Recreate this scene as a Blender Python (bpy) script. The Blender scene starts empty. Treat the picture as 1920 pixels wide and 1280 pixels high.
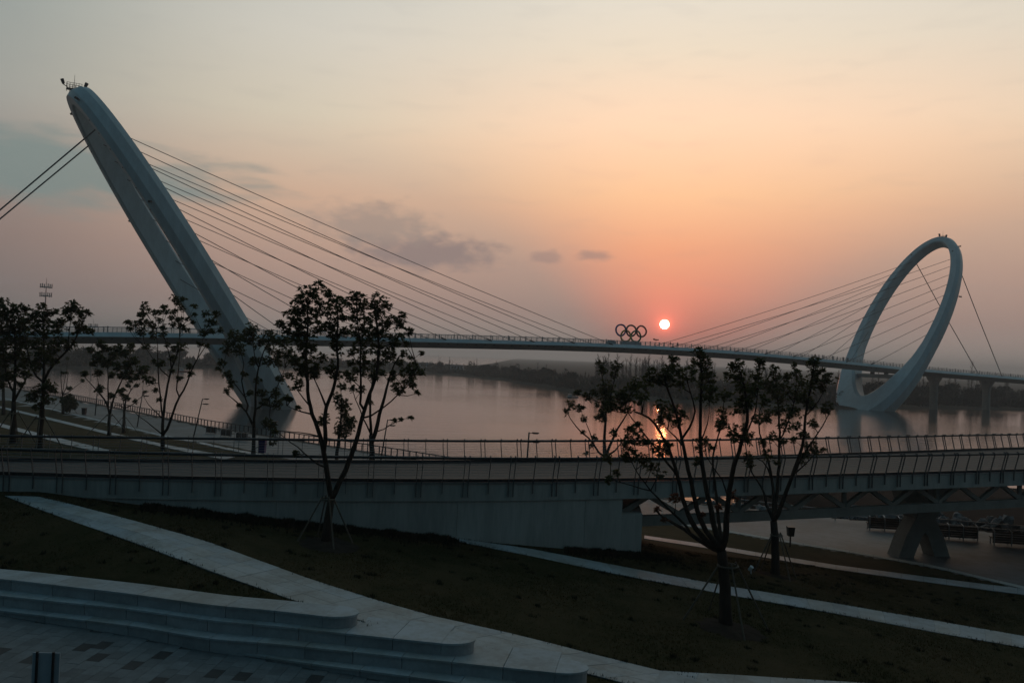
import bpy, math, random
import numpy as np
from mathutils import Vector, Matrix
random.seed(7); RNG = np.random.default_rng(7)
S = bpy.context.scene
COL = S.collection
R_ = math.radians

# ------------------------------------------------------------------ camera
F_PX, PITCH, ROLL, CAM_Z = 1597.0, R_(1.0015), R_(2.29), 15.554
FWD = np.array([0, math.cos(PITCH), math.sin(PITCH)])
UP0 = np.array([0, -math.sin(PITCH), math.cos(PITCH)])
RT0 = np.array([1.0, 0, 0])
CR = math.cos(ROLL) * RT0 + math.sin(ROLL) * UP0
CU = -math.sin(ROLL) * RT0 + math.cos(ROLL) * UP0
cam = bpy.data.cameras.new('camera'); cam_o = bpy.data.objects.new('camera', cam); COL.objects.link(cam_o)
cam.sensor_width = 36; cam.lens = 36 * F_PX / 1920; cam.clip_start = 0.2; cam.clip_end = 20000
M = Matrix.Identity(4)
for i in range(3):
    M[i][0] = CR[i]; M[i][1] = CU[i]; M[i][2] = -FWD[i]
M[2][3] = CAM_Z
cam_o.matrix_world = M
S.camera = cam_o
CAMP = np.array([0, 0, CAM_Z])

def ray(px, py):
    """unit-forward viewing ray of a point measured in the photograph (1920 x 1280)"""
    return FWD + (px - 960) / F_PX * CR - (py - 640) / F_PX * CU
def at_y(px, py, Y):
    r = ray(px, py); return CAMP + r * (Y / r[1])
def at_z(px, py, z):
    r = ray(px, py); return CAMP + r * ((z - CAM_Z) / r[2])
def proj(P):
    d = np.asarray(P, float) - CAMP
    w = d @ FWD
    return np.stack([960 + F_PX * (d @ CR) / w, 640 - F_PX * (d @ CU) / w], -1)

# ------------------------------------------------------------------ light: sky, sun, exposure
SUN_PX = (1246, 608)
sd = ray(*SUN_PX); SUN_DIR = sd / np.linalg.norm(sd)
SUN_AZ = math.atan2(SUN_DIR[0], SUN_DIR[1]); SUN_EL = math.asin(SUN_DIR[2])
W = bpy.data.worlds.new('World'); S.world = W; W.use_nodes = True
nt = W.node_tree; nt.nodes.clear()
def lin(c):
    return tuple(((v / 255) / 12.92 if v / 255 <= 0.04045 else ((v / 255 + 0.055) / 1.055) ** 2.4) for v in c)
class NT:
    def __init__(s, tree): s.t = tree
    def n(s, typ, **kw):
        x = s.t.nodes.new(typ)
        for k, v in kw.items(): setattr(x, k, v)
        return x
    def link(s, a, b): s.t.links.new(a, b)
    def math(s, op, a, b=None, clamp=False):
        x = s.n('ShaderNodeMath', operation=op); x.use_clamp = clamp
        for i, v in enumerate((a, b)):
            if v is None: continue
            if isinstance(v, (int, float)): x.inputs[i].default_value = v
            else: s.link(v, x.inputs[i])
        return x.outputs[0]
    def ramp(s, fac, stops, interp='LINEAR'):
        x = s.n('ShaderNodeValToRGB'); x.color_ramp.interpolation = interp
        e = x.color_ramp.elements
        while len(e) > 1: e.remove(e[0])
        e[0].position = stops[0][0]; e[0].color = (*stops[0][1], 1)
        for p, c in stops[1:]:
            q = e.new(p); q.color = (*c, 1)
        s.link(fac, x.inputs[0]); return x.outputs[0]
    def mix(s, f, a, b, mode='MIX'):
        x = s.n('ShaderNodeMix', data_type='RGBA', blend_type=mode)
        for i, v in ((0, f), (6, a), (7, b)):
            if isinstance(v, (int, float)): x.inputs[i].default_value = v
            elif isinstance(v, tuple): x.inputs[i].default_value = (*v, 1) if len(v) == 3 else v
            else: s.link(v, x.inputs[i])
        return x.outputs[2]
    def smooth(s, v, a, b, lo=0.0, hi=1.0):
        x = s.n('ShaderNodeMapRange', interpolation_type='SMOOTHSTEP')
        s.link(v, x.inputs[0])
        for i, k in enumerate((a, b, lo, hi)): x.inputs[1 + i].default_value = k
        return x.outputs[0]
    def noise(s, vec, scale, detail=3, rough=.5, dist=0):
        x = s.n('ShaderNodeTexNoise'); x.inputs['Scale'].default_value = scale; x.inputs['Detail'].default_value = detail
        x.inputs['Roughness'].default_value = rough; x.inputs['Distortion'].default_value = dist
        if vec is not None: s.link(vec, x.inputs['Vector'])
        return x.outputs[0]
g = NT(nt)
tc = g.n('ShaderNodeTexCoord'); sep = g.n('ShaderNodeSeparateXYZ'); g.link(tc.outputs['Generated'], sep.inputs[0])
el = g.math('MULTIPLY', g.math('ARCSINE', sep.outputs[2]), 180 / math.pi)            # degrees above the horizon
az = g.math('MULTIPLY', g.math('SUBTRACT', g.math('ARCTAN2', sep.outputs[0], sep.outputs[1]), SUN_AZ), 180 / math.pi)
dot = g.n('ShaderNodeVectorMath', operation='DOT_PRODUCT'); g.link(tc.outputs['Generated'], dot.inputs[0]); dot.inputs[1].default_value = tuple(SUN_DIR)
cosaz = g.math('COSINE', g.math('MULTIPLY', az, math.pi / 180))
e01 = g.math('DIVIDE', g.math('ADD', el, 5.0), 95.0, clamp=True)
def E(stops): return [((d + 5) / 95.0, lin(c)) for d, c in stops]
ZEN = [(35, (148, 161, 163)), (55, (82, 108, 118)), (90, (62, 92, 106))]
near = g.ramp(e01, E([(-5, (120, 100, 94)), (0, (164, 126, 114)), (2.0, (208, 128, 110)), (4.5, (242, 152, 122)), (7.5, (252, 174, 132)), (11, (262, 204, 156)),
                      (15.5, (262, 221, 186)), (20, (240, 222, 198)), (24, (228, 221, 207))] + ZEN))
mid = g.ramp(e01, E([(-5, (105, 98, 96)), (0, (164, 154, 147)), (3, (168, 142, 132)), (6, (186, 154, 138)), (10, (212, 176, 150)), (15, (216, 203, 181)),
                     (20, (212, 206, 193)), (24, (200, 200, 192)), (35, (128, 146, 149)), (55, (78, 104, 114)), (90, (62, 92, 106))]))
far = g.ramp(e01, E([(-5, (98, 96, 95)), (0, (118, 114, 112)), (3, (128, 116, 113)), (6, (138, 121, 115)), (9, (142, 131, 125)), (14, (156, 157, 151)),
                     (19, (149, 156, 152)), (24, (138, 148, 146)), (35, (102, 121, 126)), (55, (72, 98, 108)), (90, (62, 92, 106))]))
back = g.ramp(e01, E([(-5, (28, 38, 43)), (0, (24, 37, 43)), (8, (26, 43, 51)), (20, (31, 56, 67)), (40, (46, 79, 91)), (65, (60, 91, 105)), (90, (62, 92, 106))]))
wid = g.math('MINIMUM', g.math('ADD', g.math('MULTIPLY', g.math('MULTIPLY', el, el), .1), 6.5), 26.0)      # the glow fans out upwards
w1 = g.smooth(g.math('DIVIDE', g.math('MAXIMUM', g.math('MULTIPLY', az, -1.0), g.math('MULTIPLY', az, .66)), wid), 1.0, 0.0)
w2 = g.smooth(cosaz, math.cos(R_(45)), math.cos(R_(18)))
w3 = g.smooth(cosaz, math.cos(R_(140)), math.cos(R_(45)))
sky = g.mix(w3, back, far); sky = g.mix(w2, sky, mid); sky = g.mix(w1, sky, near)
# thin cloud streaks: noise stretched along the horizon
mp = g.n('ShaderNodeCombineXYZ'); g.link(g.math('MULTIPLY', az, 0.05), mp.inputs[0]); g.link(g.math('MULTIPLY', el, 0.22), mp.inputs[1])
def blob(a0, e0, ra, re, ns, thr):
    """a cloud: an ellipse of sky (degrees from the sun, degrees up) broken up by noise"""
    da = g.math('DIVIDE', g.math('SUBTRACT', az, a0), ra); de = g.math('DIVIDE', g.math('SUBTRACT', el, e0), re)
    r2 = g.math('SQRT', g.math('ADD', g.math('MULTIPLY', da, da), g.math('MULTIPLY', de, de)))
    v = g.math('SUBTRACT', g.math('ADD', g.math('SUBTRACT', 1.0, r2), g.math('MULTIPLY', ns, 1.3)), 0.65)
    return g.smooth(v, thr - .25, thr + .5)
nA = g.noise(mp.outputs[0], 5, 3, .45, .2)
mp2 = g.n('ShaderNodeCombineXYZ'); g.link(g.math('MULTIPLY', az, 0.10), mp2.inputs[0]); g.link(g.math('MULTIPLY', el, 0.2), mp2.inputs[1])
nB = g.noise(mp2.outputs[0], 7, 4, .5, .15)
c_blue = lin((122, 137, 134)); c_mauve = lin((156, 132, 126))
sky = g.mix(g.math('MULTIPLY', blob(-41, 9.9, 16, 2.7, nA, .15), .85), sky, c_blue)
sky = g.mix(g.math('MULTIPLY', blob(-16.2, 6.7, 6.6, 1.5, nB, .2), .9), sky, lin((146, 128, 124)))
sky = g.mix(g.math('MULTIPLY', blob(-19.5, 8.3, 5.0, 1.9, nB, .22), .75), sky, lin((160, 142, 132)))
sky = g.mix(g.math('MULTIPLY', blob(-7.9, 6.7, 1.5, .65, nB, .25), .55), sky, c_mauve)
sky = g.mix(g.math('MULTIPLY', blob(-4.9, 6.9, 1.7, .55, nB, .25), .6), sky, c_mauve)
sky = g.mix(g.math('MULTIPLY', g.smooth(nA, .5, .75), .06), sky, lin((140, 140, 142)))
# glow round the sun and the disc itself
ang = g.math('MULTIPLY', g.math('ARCCOSINE', g.math('MINIMUM', dot.outputs['Value'], 1.0)), 180 / math.pi)
glow = g.math('EXPONENT', g.math('MULTIPLY', ang, -1.1))
sky = g.mix(glow, sky, (0.9, 0.10, 0.055), 'ADD')
sky = g.mix(g.math('EXPONENT', g.math('MULTIPLY', ang, -7.0)), sky, (7.0, 1.0, .35), 'ADD')
disc = g.smooth(ang, .325, .285)
sky = g.mix(disc, sky, (14.0, 9.5, 6.5))
bg = g.n('ShaderNodeBackground'); g.link(sky, bg.inputs[0]); bg.inputs[1].default_value = 1.06
wo = g.n('ShaderNodeOutputWorld'); g.link(bg.outputs[0], wo.inputs[0])
sun = bpy.data.lights.new('sun', 'SUN'); sun.energy = 0.09; sun.angle = R_(.55); sun.color = (1.0, .26, .08)
sun_o = bpy.data.objects.new('sun', sun); COL.objects.link(sun_o); sun_o.location = (0, -20, 60)
sun_o.rotation_euler = Vector(-SUN_DIR).to_track_quat('-Z', 'Y').to_euler()
S.view_settings.view_transform = 'Standard'; S.view_settings.look = 'None'; S.view_settings.exposure = 0; S.view_settings.gamma = 1
S.view_settings.use_curve_mapping = False
cy = S.cycles
cy.max_bounces = 6; cy.diffuse_bounces = 2; cy.glossy_bounces = 3; cy.transmission_bounces = 2; cy.volume_bounces = 1; cy.transparent_max_bounces = 6
cy.use_denoising = True; cy.caustics_reflective = False; cy.caustics_refractive = False

# ------------------------------------------------------------------ materials
def mat(name, col, rough=.7, var=.25, scale=3.0, bump=0.0, bscale=None, metal=0.0, col2=None, spec=.3, stretch=None, detail=4):
    m = bpy.data.materials.new(name); m.use_nodes = True
    t = NT(m.node_tree); b = m.node_tree.nodes['Principled BSDF']
    b.inputs['Roughness'].default_value = rough; b.inputs['Metallic'].default_value = metal; b.inputs['Specular IOR Level'].default_value = spec
    c = t.n('ShaderNodeTexCoord'); v = c.outputs['Object']
    if stretch:
        mpn = t.n('ShaderNodeMapping'); mpn.inputs['Scale'].default_value = stretch; t.link(v, mpn.inputs[0]); v = mpn.outputs[0]
    c1 = col; c2 = col2 or tuple(x * (1 - var) for x in col)
    n1 = t.noise(v, scale, detail, .6); n2 = t.noise(v, scale * 7.3, 3, .6)
    f = t.math('ADD', t.math('MULTIPLY', n1, .65), t.math('MULTIPLY', n2, .35))
    t.link(t.mix(t.smooth(f, .36, .64), c1, c2), b.inputs['Base Color'])
    if bump:
        bn = t.n('ShaderNodeBump'); bn.inputs['Strength'].default_value = bump; bn.inputs['Distance'].default_value = .05
        t.link(t.noise(v, bscale or scale * 6, 4, .6), bn.inputs['Height']); t.link(bn.outputs[0], b.inputs['Normal'])
    return m
MT = dict(
    paint=mat('white_bridge_paint', (.50, .60, .64), .45, .16, .5, .02, 3, stretch=(1, 1, .2)),
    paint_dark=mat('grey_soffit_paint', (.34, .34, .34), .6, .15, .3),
    cable=mat('cable_sheath', (.10, .10, .11), .5, .1, 2),
    steel=mat('galvanised_steel', (.30, .31, .32), .4, .2, 5, metal=.6),
    post_steel=mat('dull_steel', (.13, .135, .14), .5, .25, 5, metal=.3),
    dark_steel=mat('dark_painted_steel', (.045, .045, .05), .45, .3, 4),
    concrete=mat('fair_faced_concrete', (.46, .44, .41), .85, .24, 1.2, .15, 12, stretch=(1, 1, .14)),
    concrete2=mat('pier_concrete', (.28, .26, .235), .85, .22, .7, .15, 8),
    granite=mat('pale_granite', (.375, .415, .45), .62, .24, .8, .06, 40, col2=(.27, .285, .285)),
    granite2=mat('warm_granite', (.39, .41, .42), .62, .24, .8, .06, 40, col2=(.28, .275, .26)),
    granite3=mat('riser_granite', (.35, .365, .38), .7, .24, 1.5, .06, 40),
    joint=mat('joint_mortar', (.10, .105, .105), .9, .3, 5),
    tile=mat('grey_paver', (.15, .165, .175), .75, .25, 2.2, .1, 30),
    tile_dark=mat('charcoal_paver', (.04, .042, .045), .75, .25, 2.2, .1, 30),
    prom=mat('promenade_stone', (.155, .165, .172), .62, .3, .25, .05, 6, col2=(.10, .10, .10)),
    grass=mat('lawn_soil', (.030, .029, .011), .95, .5, .16, .6, 14, col2=(.062, .046, .023), spec=.05),
    blade=mat('grass_blade', (.030, .032, .010), .8, .4, .16, col2=(.095, .070, .032), spec=.1),
    dark_leaf=mat('ground_cover_leaf', (.018, .024, .011), .75, .4, 3, spec=.15),
    soil=mat('bare_soil', (.04, .031, .025), .95, .4, 3, .6, 20, spec=.05),
    bank=mat('far_bank_earth', (.032, .034, .026), .95, .4, .03, col2=(.045, .042, .034), spec=.05),
    mud=mat('wet_dark_mud', (.012, .011, .010), .95, .4, 1, .4, 10, spec=.05),
    rock=mat('riprap_rock', (.20, .20, .205), .85, .45, 2, .3, 8),
    leaf=mat('tree_leaf', (.085, .092, .028), .55, .4, 1.2, col2=(.04, .05, .016), spec=.25),
    young=mat('young_red_leaf', (.22, .055, .025), .55, .3, 2, col2=(.11, .05, .02), spec=.25),
    bark=mat('tree_bark', (.05, .04, .033), .9, .4, 5, .5, 25, stretch=(1, 1, .25), spec=.1),
    wood=mat('weathered_pole', (.14, .115, .09), .85, .3, 4, stretch=(1, 1, .2)),
    deck=mat('brown_deck_boards', (.075, .064, .06), .75, .25, 1.1, .1, 12, stretch=(.25, 4, 1)),
    farleaf=mat('far_foliage', (.022, .026, .018), .9, .4, .08, spec=.05),
    fartwig=mat('bare_twigs', (.075, .062, .055), .9, .3, .2, spec=.05),
    black=mat('black_plastic', (.02, .02, .022), .5, .2, 3),
    bench=mat('dark_slats', (.025, .02, .018), .6, .3, 2),
    blue=mat('blue_plastic', (.012, .02, .14), .45, .15, 3),
    red=mat('red_hull_paint', (.35, .05, .04), .5, .3, .5),
    hull=mat('grey_boat_paint', (.24, .25, .26), .5, .3, .5),
    white=mat('white_lamp_housing', (.7, .7, .7), .4, .1, 3),
    board=mat('sign_back_sheet', (.36, .40, .44), .45, .12, 2),
    r_blue=mat('blue_ring_paint', (.02, .06, .30), .4, .1, 1), r_black=mat('black_ring_paint', (.015, .015, .015), .4, .1, 1),
    r_red=mat('red_ring_paint', (.40, .03, .025), .4, .1, 1), r_yellow=mat('yellow_ring_paint', (.62, .36, .03), .4, .1, 1),
    r_green=mat('green_ring_paint', (.02, .20, .07), .4, .1, 1),
    skin=mat('skin', (.35, .2, .14), .6, .1, 3), cloth=mat('dark_cloth', (.03, .03, .04), .9, .2, 3),
    plinth=mat('grey_plinth', (.33, .36, .40), .6, .15, 1),
)
def hue_variation(m, amount):
    t = NT(m.node_tree); b = m.node_tree.nodes['Principled BSDF']; l = b.inputs['Base Color'].links[0].from_socket
    oi = t.n('ShaderNodeObjectInfo'); h = t.n('ShaderNodeHueSaturation'); t.link(l, h.inputs['Color'])
    v = t.math('ADD', t.math('MULTIPLY', oi.outputs['Random'], 2 * amount), 1 - amount); t.link(v, h.inputs['Value'])
    t.link(h.outputs[0], b.inputs['Base Color'])
for k, a in (('granite', .10), ('granite2', .10), ('granite3', .12), ('tile', .22), ('tile_dark', .2), ('rock', .3), ('concrete', .05)): hue_variation(MT[k], a)
# leaves let some light through
for k in ('leaf', 'young', 'dark_leaf', 'blade'):
    t = NT(MT[k].node_tree); b = MT[k].node_tree.nodes['Principled BSDF']; o = [n for n in MT[k].node_tree.nodes if n.type == 'OUTPUT_MATERIAL'][0]
    tr = t.n('ShaderNodeBsdfTranslucent'); t.link(b.inputs['Base Color'].links[0].from_socket, tr.inputs[0])
    mx = t.n('ShaderNodeMixShader'); mx.inputs[0].default_value = .35
    t.link(b.outputs[0], mx.inputs[1]); t.link(tr.outputs[0], mx.inputs[2]); t.link(mx.outputs[0], o.inputs[0])
# river water
wm = bpy.data.materials.new('river_water'); wm.use_nodes = True; t = NT(wm.node_tree); b = wm.node_tree.nodes['Principled BSDF']
b.inputs['Base Color'].default_value = (.03, .032, .03, 1); b.inputs['Roughness'].default_value = .095; b.inputs['IOR'].default_value = 1.33
c = t.n('ShaderNodeTexCoord'); mpn = t.n('ShaderNodeMapping'); mpn.inputs['Scale'].default_value = (.5, .9, 1); t.link(c.outputs['Object'], mpn.inputs[0])
n1 = t.noise(mpn.outputs[0], .35, 4, .55, .4); n2 = t.noise(mpn.outputs[0], 1.6, 3, .5)
patch = t.smooth(t.noise(c.outputs['Object'], .012, 2), .42, .62, .35, 1.0)
bn = t.n('ShaderNodeBump'); bn.inputs['Strength'].default_value = 1; bn.inputs['Distance'].default_value = 1
t.link(t.math('MULTIPLY', t.math('ADD', t.math('MULTIPLY', n1, .10), t.math('MULTIPLY', n2, .034)), patch), bn.inputs['Height']); t.link(bn.outputs[0], b.inputs['Normal'])

# ------------------------------------------------------------------ mesh helpers
def gloc(o):
    v = np.zeros(3)
    while o is not None: v = v + np.array(o.location); o = o.parent
    return v
class MB:
    def __init__(s): s.v = []; s.f = []
    def add(s, verts, faces):
        k = len(s.v); s.v.extend([tuple(map(float, p)) for p in verts]); s.f.extend([tuple(i + k for i in fc) for fc in faces])
    def box(s, c, size, ang=0.0, tilt=None):
        x, y, z = [d / 2 for d in size]
        P = np.array([(-x, -y, -z), (x, -y, -z), (x, y, -z), (-x, y, -z), (-x, -y, z), (x, -y, z), (x, y, z), (-x, y, z)])
        if tilt is not None: P = P @ np.array(tilt).T
        if ang:
            ca, sa = math.cos(ang), math.sin(ang); P = P @ np.array([[ca, sa, 0], [-sa, ca, 0], [0, 0, 1]])
        s.add(P + np.array(c), [(3, 2, 1, 0), (4, 5, 6, 7), (0, 1, 5, 4), (1, 2, 6, 5), (2, 3, 7, 6), (3, 0, 4, 7)])
    def beam(s, a, b, w, h):
        """a rectangular bar from a to b, w wide and h high"""
        a = np.array(a, float); b = np.array(b, float); d = b - a; d /= np.linalg.norm(d)
        up = np.array([0, 0, 1.0]) if abs(d[2]) < .95 else np.array([0, 1.0, 0])
        sx = np.cross(d, up); sx /= np.linalg.norm(sx); uz = np.cross(sx, d)
        q = [sx * (i * w / 2) + uz * (j * h / 2) for i, j in ((-1, -1), (1, -1), (1, 1), (-1, 1))]
        s.add([a + k for k in q] + [b + k for k in q], [(3, 2, 1, 0), (4, 5, 6, 7), (0, 1, 5, 4), (1, 2, 6, 5), (2, 3, 7, 6), (3, 0, 4, 7)])
    def prism(s, poly, z0, z1):
        """vertical prism; z0 / z1 single heights or one per corner"""
        n = len(poly); z0 = np.broadcast_to(z0, n); z1 = np.broadcast_to(z1, n)
        a = sum(poly[i - 1][0] * poly[i][1] - poly[i][0] * poly[i - 1][1] for i in range(n))
        idx = range(n) if a > 0 else range(n - 1, -1, -1); P = [(poly[i][0], poly[i][1], z0[i], z1[i]) for i in idx]
        s.add([(p[0], p[1], p[2]) for p in P] + [(p[0], p[1], p[3]) for p in P],
              [tuple(range(n - 1, -1, -1)), tuple(range(n, 2 * n))] + [(i, (i + 1) % n, n + (i + 1) % n, n + i) for i in range(n)])
    def tube(s, pts, rad, n=6, cap=True):
        pts = [np.array(p, float) for p in pts]; m = len(pts)
        if np.isscalar(rad): rad = [rad] * m
        t0 = pts[1] - pts[0]; t0 /= np.linalg.norm(t0) + 1e-9
        ref = np.array([0, 0, 1.0]) if abs(t0[2]) < .9 else np.array([1.0, 0, 0])
        k0 = len(s.v); u = np.cross(t0, ref); u /= np.linalg.norm(u)
        for i in range(m):
            d = pts[min(i + 1, m - 1)] - pts[max(i - 1, 0)]; d /= np.linalg.norm(d) + 1e-9
            u = u - d * (u @ d); u /= np.linalg.norm(u) + 1e-9; w = np.cross(d, u)
            for j in range(n):
                a = 2 * math.pi * j / n; s.v.append(tuple(pts[i] + (u * math.cos(a) + w * math.sin(a)) * rad[i]))
        for i in range(m - 1):
            for j in range(n):
                a = k0 + i * n + j; b_ = k0 + i * n + (j + 1) % n; s.f.append((a, b_, b_ + n, a + n))
        if cap:
            s.f.append(tuple(k0 + j for j in range(n - 1, -1, -1))); s.f.append(tuple(k0 + (m - 1) * n + j for j in range(n)))
    def strip(s, A, B, flip=False):
        n = len(A); k = len(s.v); s.v.extend([tuple(map(float, p)) for p in A]); s.v.extend([tuple(map(float, p)) for p in B])
        for i in range(n - 1):
            q = (k + i, k + i + 1, k + n + i + 1, k + n + i); s.f.append(q[::-1] if flip else q)
    def sphere(s, c, r, n=8, m=6):
        P = [(0, 0, 1)]
        for i in range(1, m):
            for j in range(n): P.append((math.sin(math.pi * i / m) * math.cos(2 * math.pi * j / n), math.sin(math.pi * i / m) * math.sin(2 * math.pi * j / n), math.cos(math.pi * i / m)))
        P.append((0, 0, -1)); fs = [(0, 1 + j, 1 + (j + 1) % n) for j in range(n)]
        for i in range(m - 2):
            for j in range(n): a = 1 + i * n + j; b_ = 1 + i * n + (j + 1) % n; fs.append((a, a + n, b_ + n, b_))
        z = len(P) - 1; fs += [(z, 1 + (m - 2) * n + (j + 1) % n, 1 + (m - 2) * n + j) for j in range(n)]
        r = np.broadcast_to(r, 3); s.add(np.array(P) * r + np.array(c), fs)
    def mesh(s, name, m, off=None, smooth=False):
        me = bpy.data.meshes.new(name); V = np.array(s.v, float)
        if off is not None: V = V - off
        me.from_pydata(V.tolist(), [], s.f); me.materials.append(m); me.update()
        if smooth: me.polygons.foreach_set('use_smooth', [True] * len(me.polygons))
        return me
    def build(s, name, m, parent=None, smooth=False, **kw):
        off = gloc(parent) if parent is not None else None
        o = bpy.data.objects.new(name, s.mesh(name, m, off, smooth)); COL.objects.link(o); o.parent = parent
        for k, v in kw.items(): o[k] = v
        return o
    def thing(s, name, m, label, cat, group=None, smooth=False):
        V = np.array(s.v); c = np.array([V[:, 0].mean(), V[:, 1].mean(), V[:, 2].min()])
        o = bpy.data.objects.new(name, s.mesh(name, m, c, smooth)); o.location = c; COL.objects.link(o); return tag(o, label, cat, group)
def tag(o, label, cat, group=None):
    o['label'] = label; o['category'] = cat
    if group: o['group'] = group
    return o
def empty(name, loc, label=None, cat=None, group=None, kind=None):
    o = bpy.data.objects.new(name, None); o.location = loc; o.empty_display_size = .2; COL.objects.link(o)
    if label: tag(o, label, cat, group)
    if kind: o['kind'] = kind
    return o
def put(mesh, name, parent, loc, rotz=0.0, scale=None):
    o = bpy.data.objects.new(name, mesh); COL.objects.link(o); o.parent = parent
    o.location = np.array(loc) - (gloc(parent) if parent is not None else 0); o.rotation_euler = (0, 0, rotz)
    if scale: o.scale = scale
    return o
def copy_tree(o, parent=None):
    c = o.copy(); COL.objects.link(c); c.parent = parent
    for ch in list(o.children): copy_tree(ch, c)
    return c
def raw(name, V, Fc, m, parent=None, **kw):
    me = bpy.data.meshes.new(name); V = np.asarray(V, np.float32); Fc = np.asarray(Fc, np.int32)
    if parent is not None: V = V - gloc(parent).astype(np.float32)
    me.vertices.add(len(V)); me.vertices.foreach_set('co', V.ravel()); k = Fc.shape[1]
    me.loops.add(Fc.size); me.loops.foreach_set('vertex_index', Fc.ravel()); me.polygons.add(len(Fc))
    me.polygons.foreach_set('loop_start', np.arange(0, Fc.size, k, dtype=np.int32)); me.materials.append(m); me.update(calc_edges=True)
    o = bpy.data.objects.new(name, me); COL.objects.link(o); o.parent = parent
    for q, v in kw.items(): o[q] = v
    return o
def resample(P, step=None, n=None):
    P = np.array(P, float); d = np.r_[0, np.cumsum(np.linalg.norm(np.diff(P, axis=0), axis=1))]
    if n is None: n = max(2, int(round(d[-1] / step)) + 1)
    q = np.linspace(0, d[-1], n); return np.stack([np.interp(q, d, P[:, i]) for i in range(P.shape[1])], -1)
def smoothline(P, it=3):
    P = np.array(P, float)
    for _ in range(it):
        Q = P.copy(); Q[1:-1] = P[1:-1] * .5 + (P[:-2] + P[2:]) * .25; P = Q
    return P

# ------------------------------------------------------------------ terrain of the near shore
PZ = 4.25                                                     # promenade level above the river
SH = np.array([(-900, 620), (-300, 330), (-160, 232), (-110, 188), (-82, 160), (-60, 137), (-41, 117), (-28, 106), (-15.5, 95), (-6, 86.5), (4, 80), (14.8, 70), (24, 65), (35, 61.5), (60, 56), (300, 50)], float)
PE = np.array([(-900, 560), (-300, 300), (-160, 205), (-120, 172), (-86.6, 149), (-65.7, 128), (-43.4, 104.6), (-30, 92), (-10, 77), (9.6, 61), (14.7, 58), (21, 53), (24.8, 50), (27.5, 46), (40, 34), (60, 20), (300, -100)], float)
Ysh = lambda X: np.interp(X, SH[:, 0], SH[:, 1]); Ype = lambda X: np.interp(X, PE[:, 0], PE[:, 1])
def sstep(x): x = np.clip(x, 0, 1); return x * x * (3 - 2 * x)
N1 = [(-60, 1040), (0, 1084), (244, 1112), (400, 1134), (500, 1142), (605, 1154)]        # step noses, as seen in the photograph
N2 = [(-60, 1106), (0, 1116), (240, 1140), (400, 1163), (500, 1171), (827, 1205)]
N3 = [(-60, 1134), (0, 1144), (240, 1171), (400, 1198), (500, 1204), (1041, 1260)]
N4 = [(416, 1218), (560, 1240), (700, 1258), (960, 1292)]
N1[0] = (-60, 1079)
ZS = (8.065, 7.72, 7.375, 7.03)
NX = [np.array([at_z(x, y, z)[:2] for x, y in L]) for L, z in zip((N1, N2, N3, N4), ZS)]
def nose_y(k, X): return np.interp(X, NX[k][:, 0], NX[k][:, 1])
plaza_z = lambda X: 7.22 - .033 * (X + 15)
TIP3 = NX[2][-1, 0]
def ground(X, Y, dig=True):
    X = np.asarray(X, float); Y = np.asarray(Y, float)
    G = 7.25 - .112 * np.clip(X, -22, 40) - .085 * np.maximum(0, Y - 47)
    yb = nose_y(0, np.clip(X, -30, -6)) + 1.06
    G = np.where((X < -5) & (Y < 40), np.minimum(G, 8.0 + .2 * np.maximum(Y - yb, 0)), G)
    d = (Ype(X) - Y) * .75
    G = PZ + (G - PZ) * sstep(d / 18)
    d2 = np.maximum(Y - Ysh(X) - .5, 0); flat = np.where(d2 < 42, d2 * .035, 1.5 + (d2 - 42) * .5); q = sstep((X - 20) / 10)
    d2 = d2 * .55 * (1 - q) + flat * q
    G = np.where(d2 > 0, PZ - np.minimum(d2, 7), G)
    if not dig: return G
    pl = ((X < -8.2) & (Y < nose_y(2, X) + .5)) | ((X >= -8.2) & (X < TIP3 + .2) & (Y < nose_y(3, X) + .4))
    G = np.where(pl, plaza_z(X) - .25, G)
    for k in range(3): G = np.where((X < NX[k][-1, 0] + (.1 if k else -.3)) & (Y < nose_y(k, X) + .75) & ~pl, np.minimum(G, ZS[k] - .65), G)
    return G
def at_ground(px, py, lift=0.0):
    r = ray(px, py); t = np.arange(14, 260, .05); P = CAMP + r * t[:, None]
    k = np.argmax(P[:, 2] < ground(P[:, 0], P[:, 1], False)); p = P[k]
    return np.array([p[0], p[1], ground(p[0], p[1], False) + lift])
ax = np.unique(np.round(np.r_[np.arange(-900, -120, 30), np.arange(-120, -34, 3), np.arange(-34, 42, .4), np.arange(42, 90, 3), np.arange(90, 301, 30)], 3))
ay = np.unique(np.round(np.r_[np.arange(-20, 16, 4), np.arange(16, 72, .4), np.arange(72, 130, 1.5), np.arange(130, 260, 5), np.arange(260, 660, 25)], 3))
GX, GY = np.meshgrid(ax, ay); GZ = ground(GX, GY)
GZ = GZ + (np.sin(GX * .9) * np.cos(GY * .7) * .02) * (GY < Ype(GX) - 1)
nx, ny = len(ax), len(ay); ii = np.arange(ny - 1)[:, None] * nx + np.arange(nx - 1)[None]
Fq = np.stack([ii, ii + 1, ii + nx + 1, ii + nx], -1).reshape(-1, 4)
cxx = (GX[:-1, :-1] + GX[1:, 1:]).ravel() / 2; cyy = (GY[:-1, :-1] + GY[1:, 1:]).ravel() / 2
TV = np.stack([GX, GY, GZ], -1).reshape(-1, 3)
isprom = (cyy > Ype(cxx)) & (cyy < Ysh(cxx) + .2); isbank = cyy >= Ysh(cxx) + .2
raw('lawn', TV, Fq[~isprom & ~isbank], MT['grass'], kind='structure')
def sub(mask):
    f = Fq[mask]; u, inv = np.unique(f, return_inverse=True); return TV[u], inv.reshape(-1, 4)
raw('river_bank', *sub(isbank), MT['mud'], kind='structure')
V_, F_ = sub(isprom); raw('promenade', V_, F_, MT['prom'], kind='structure')
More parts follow.
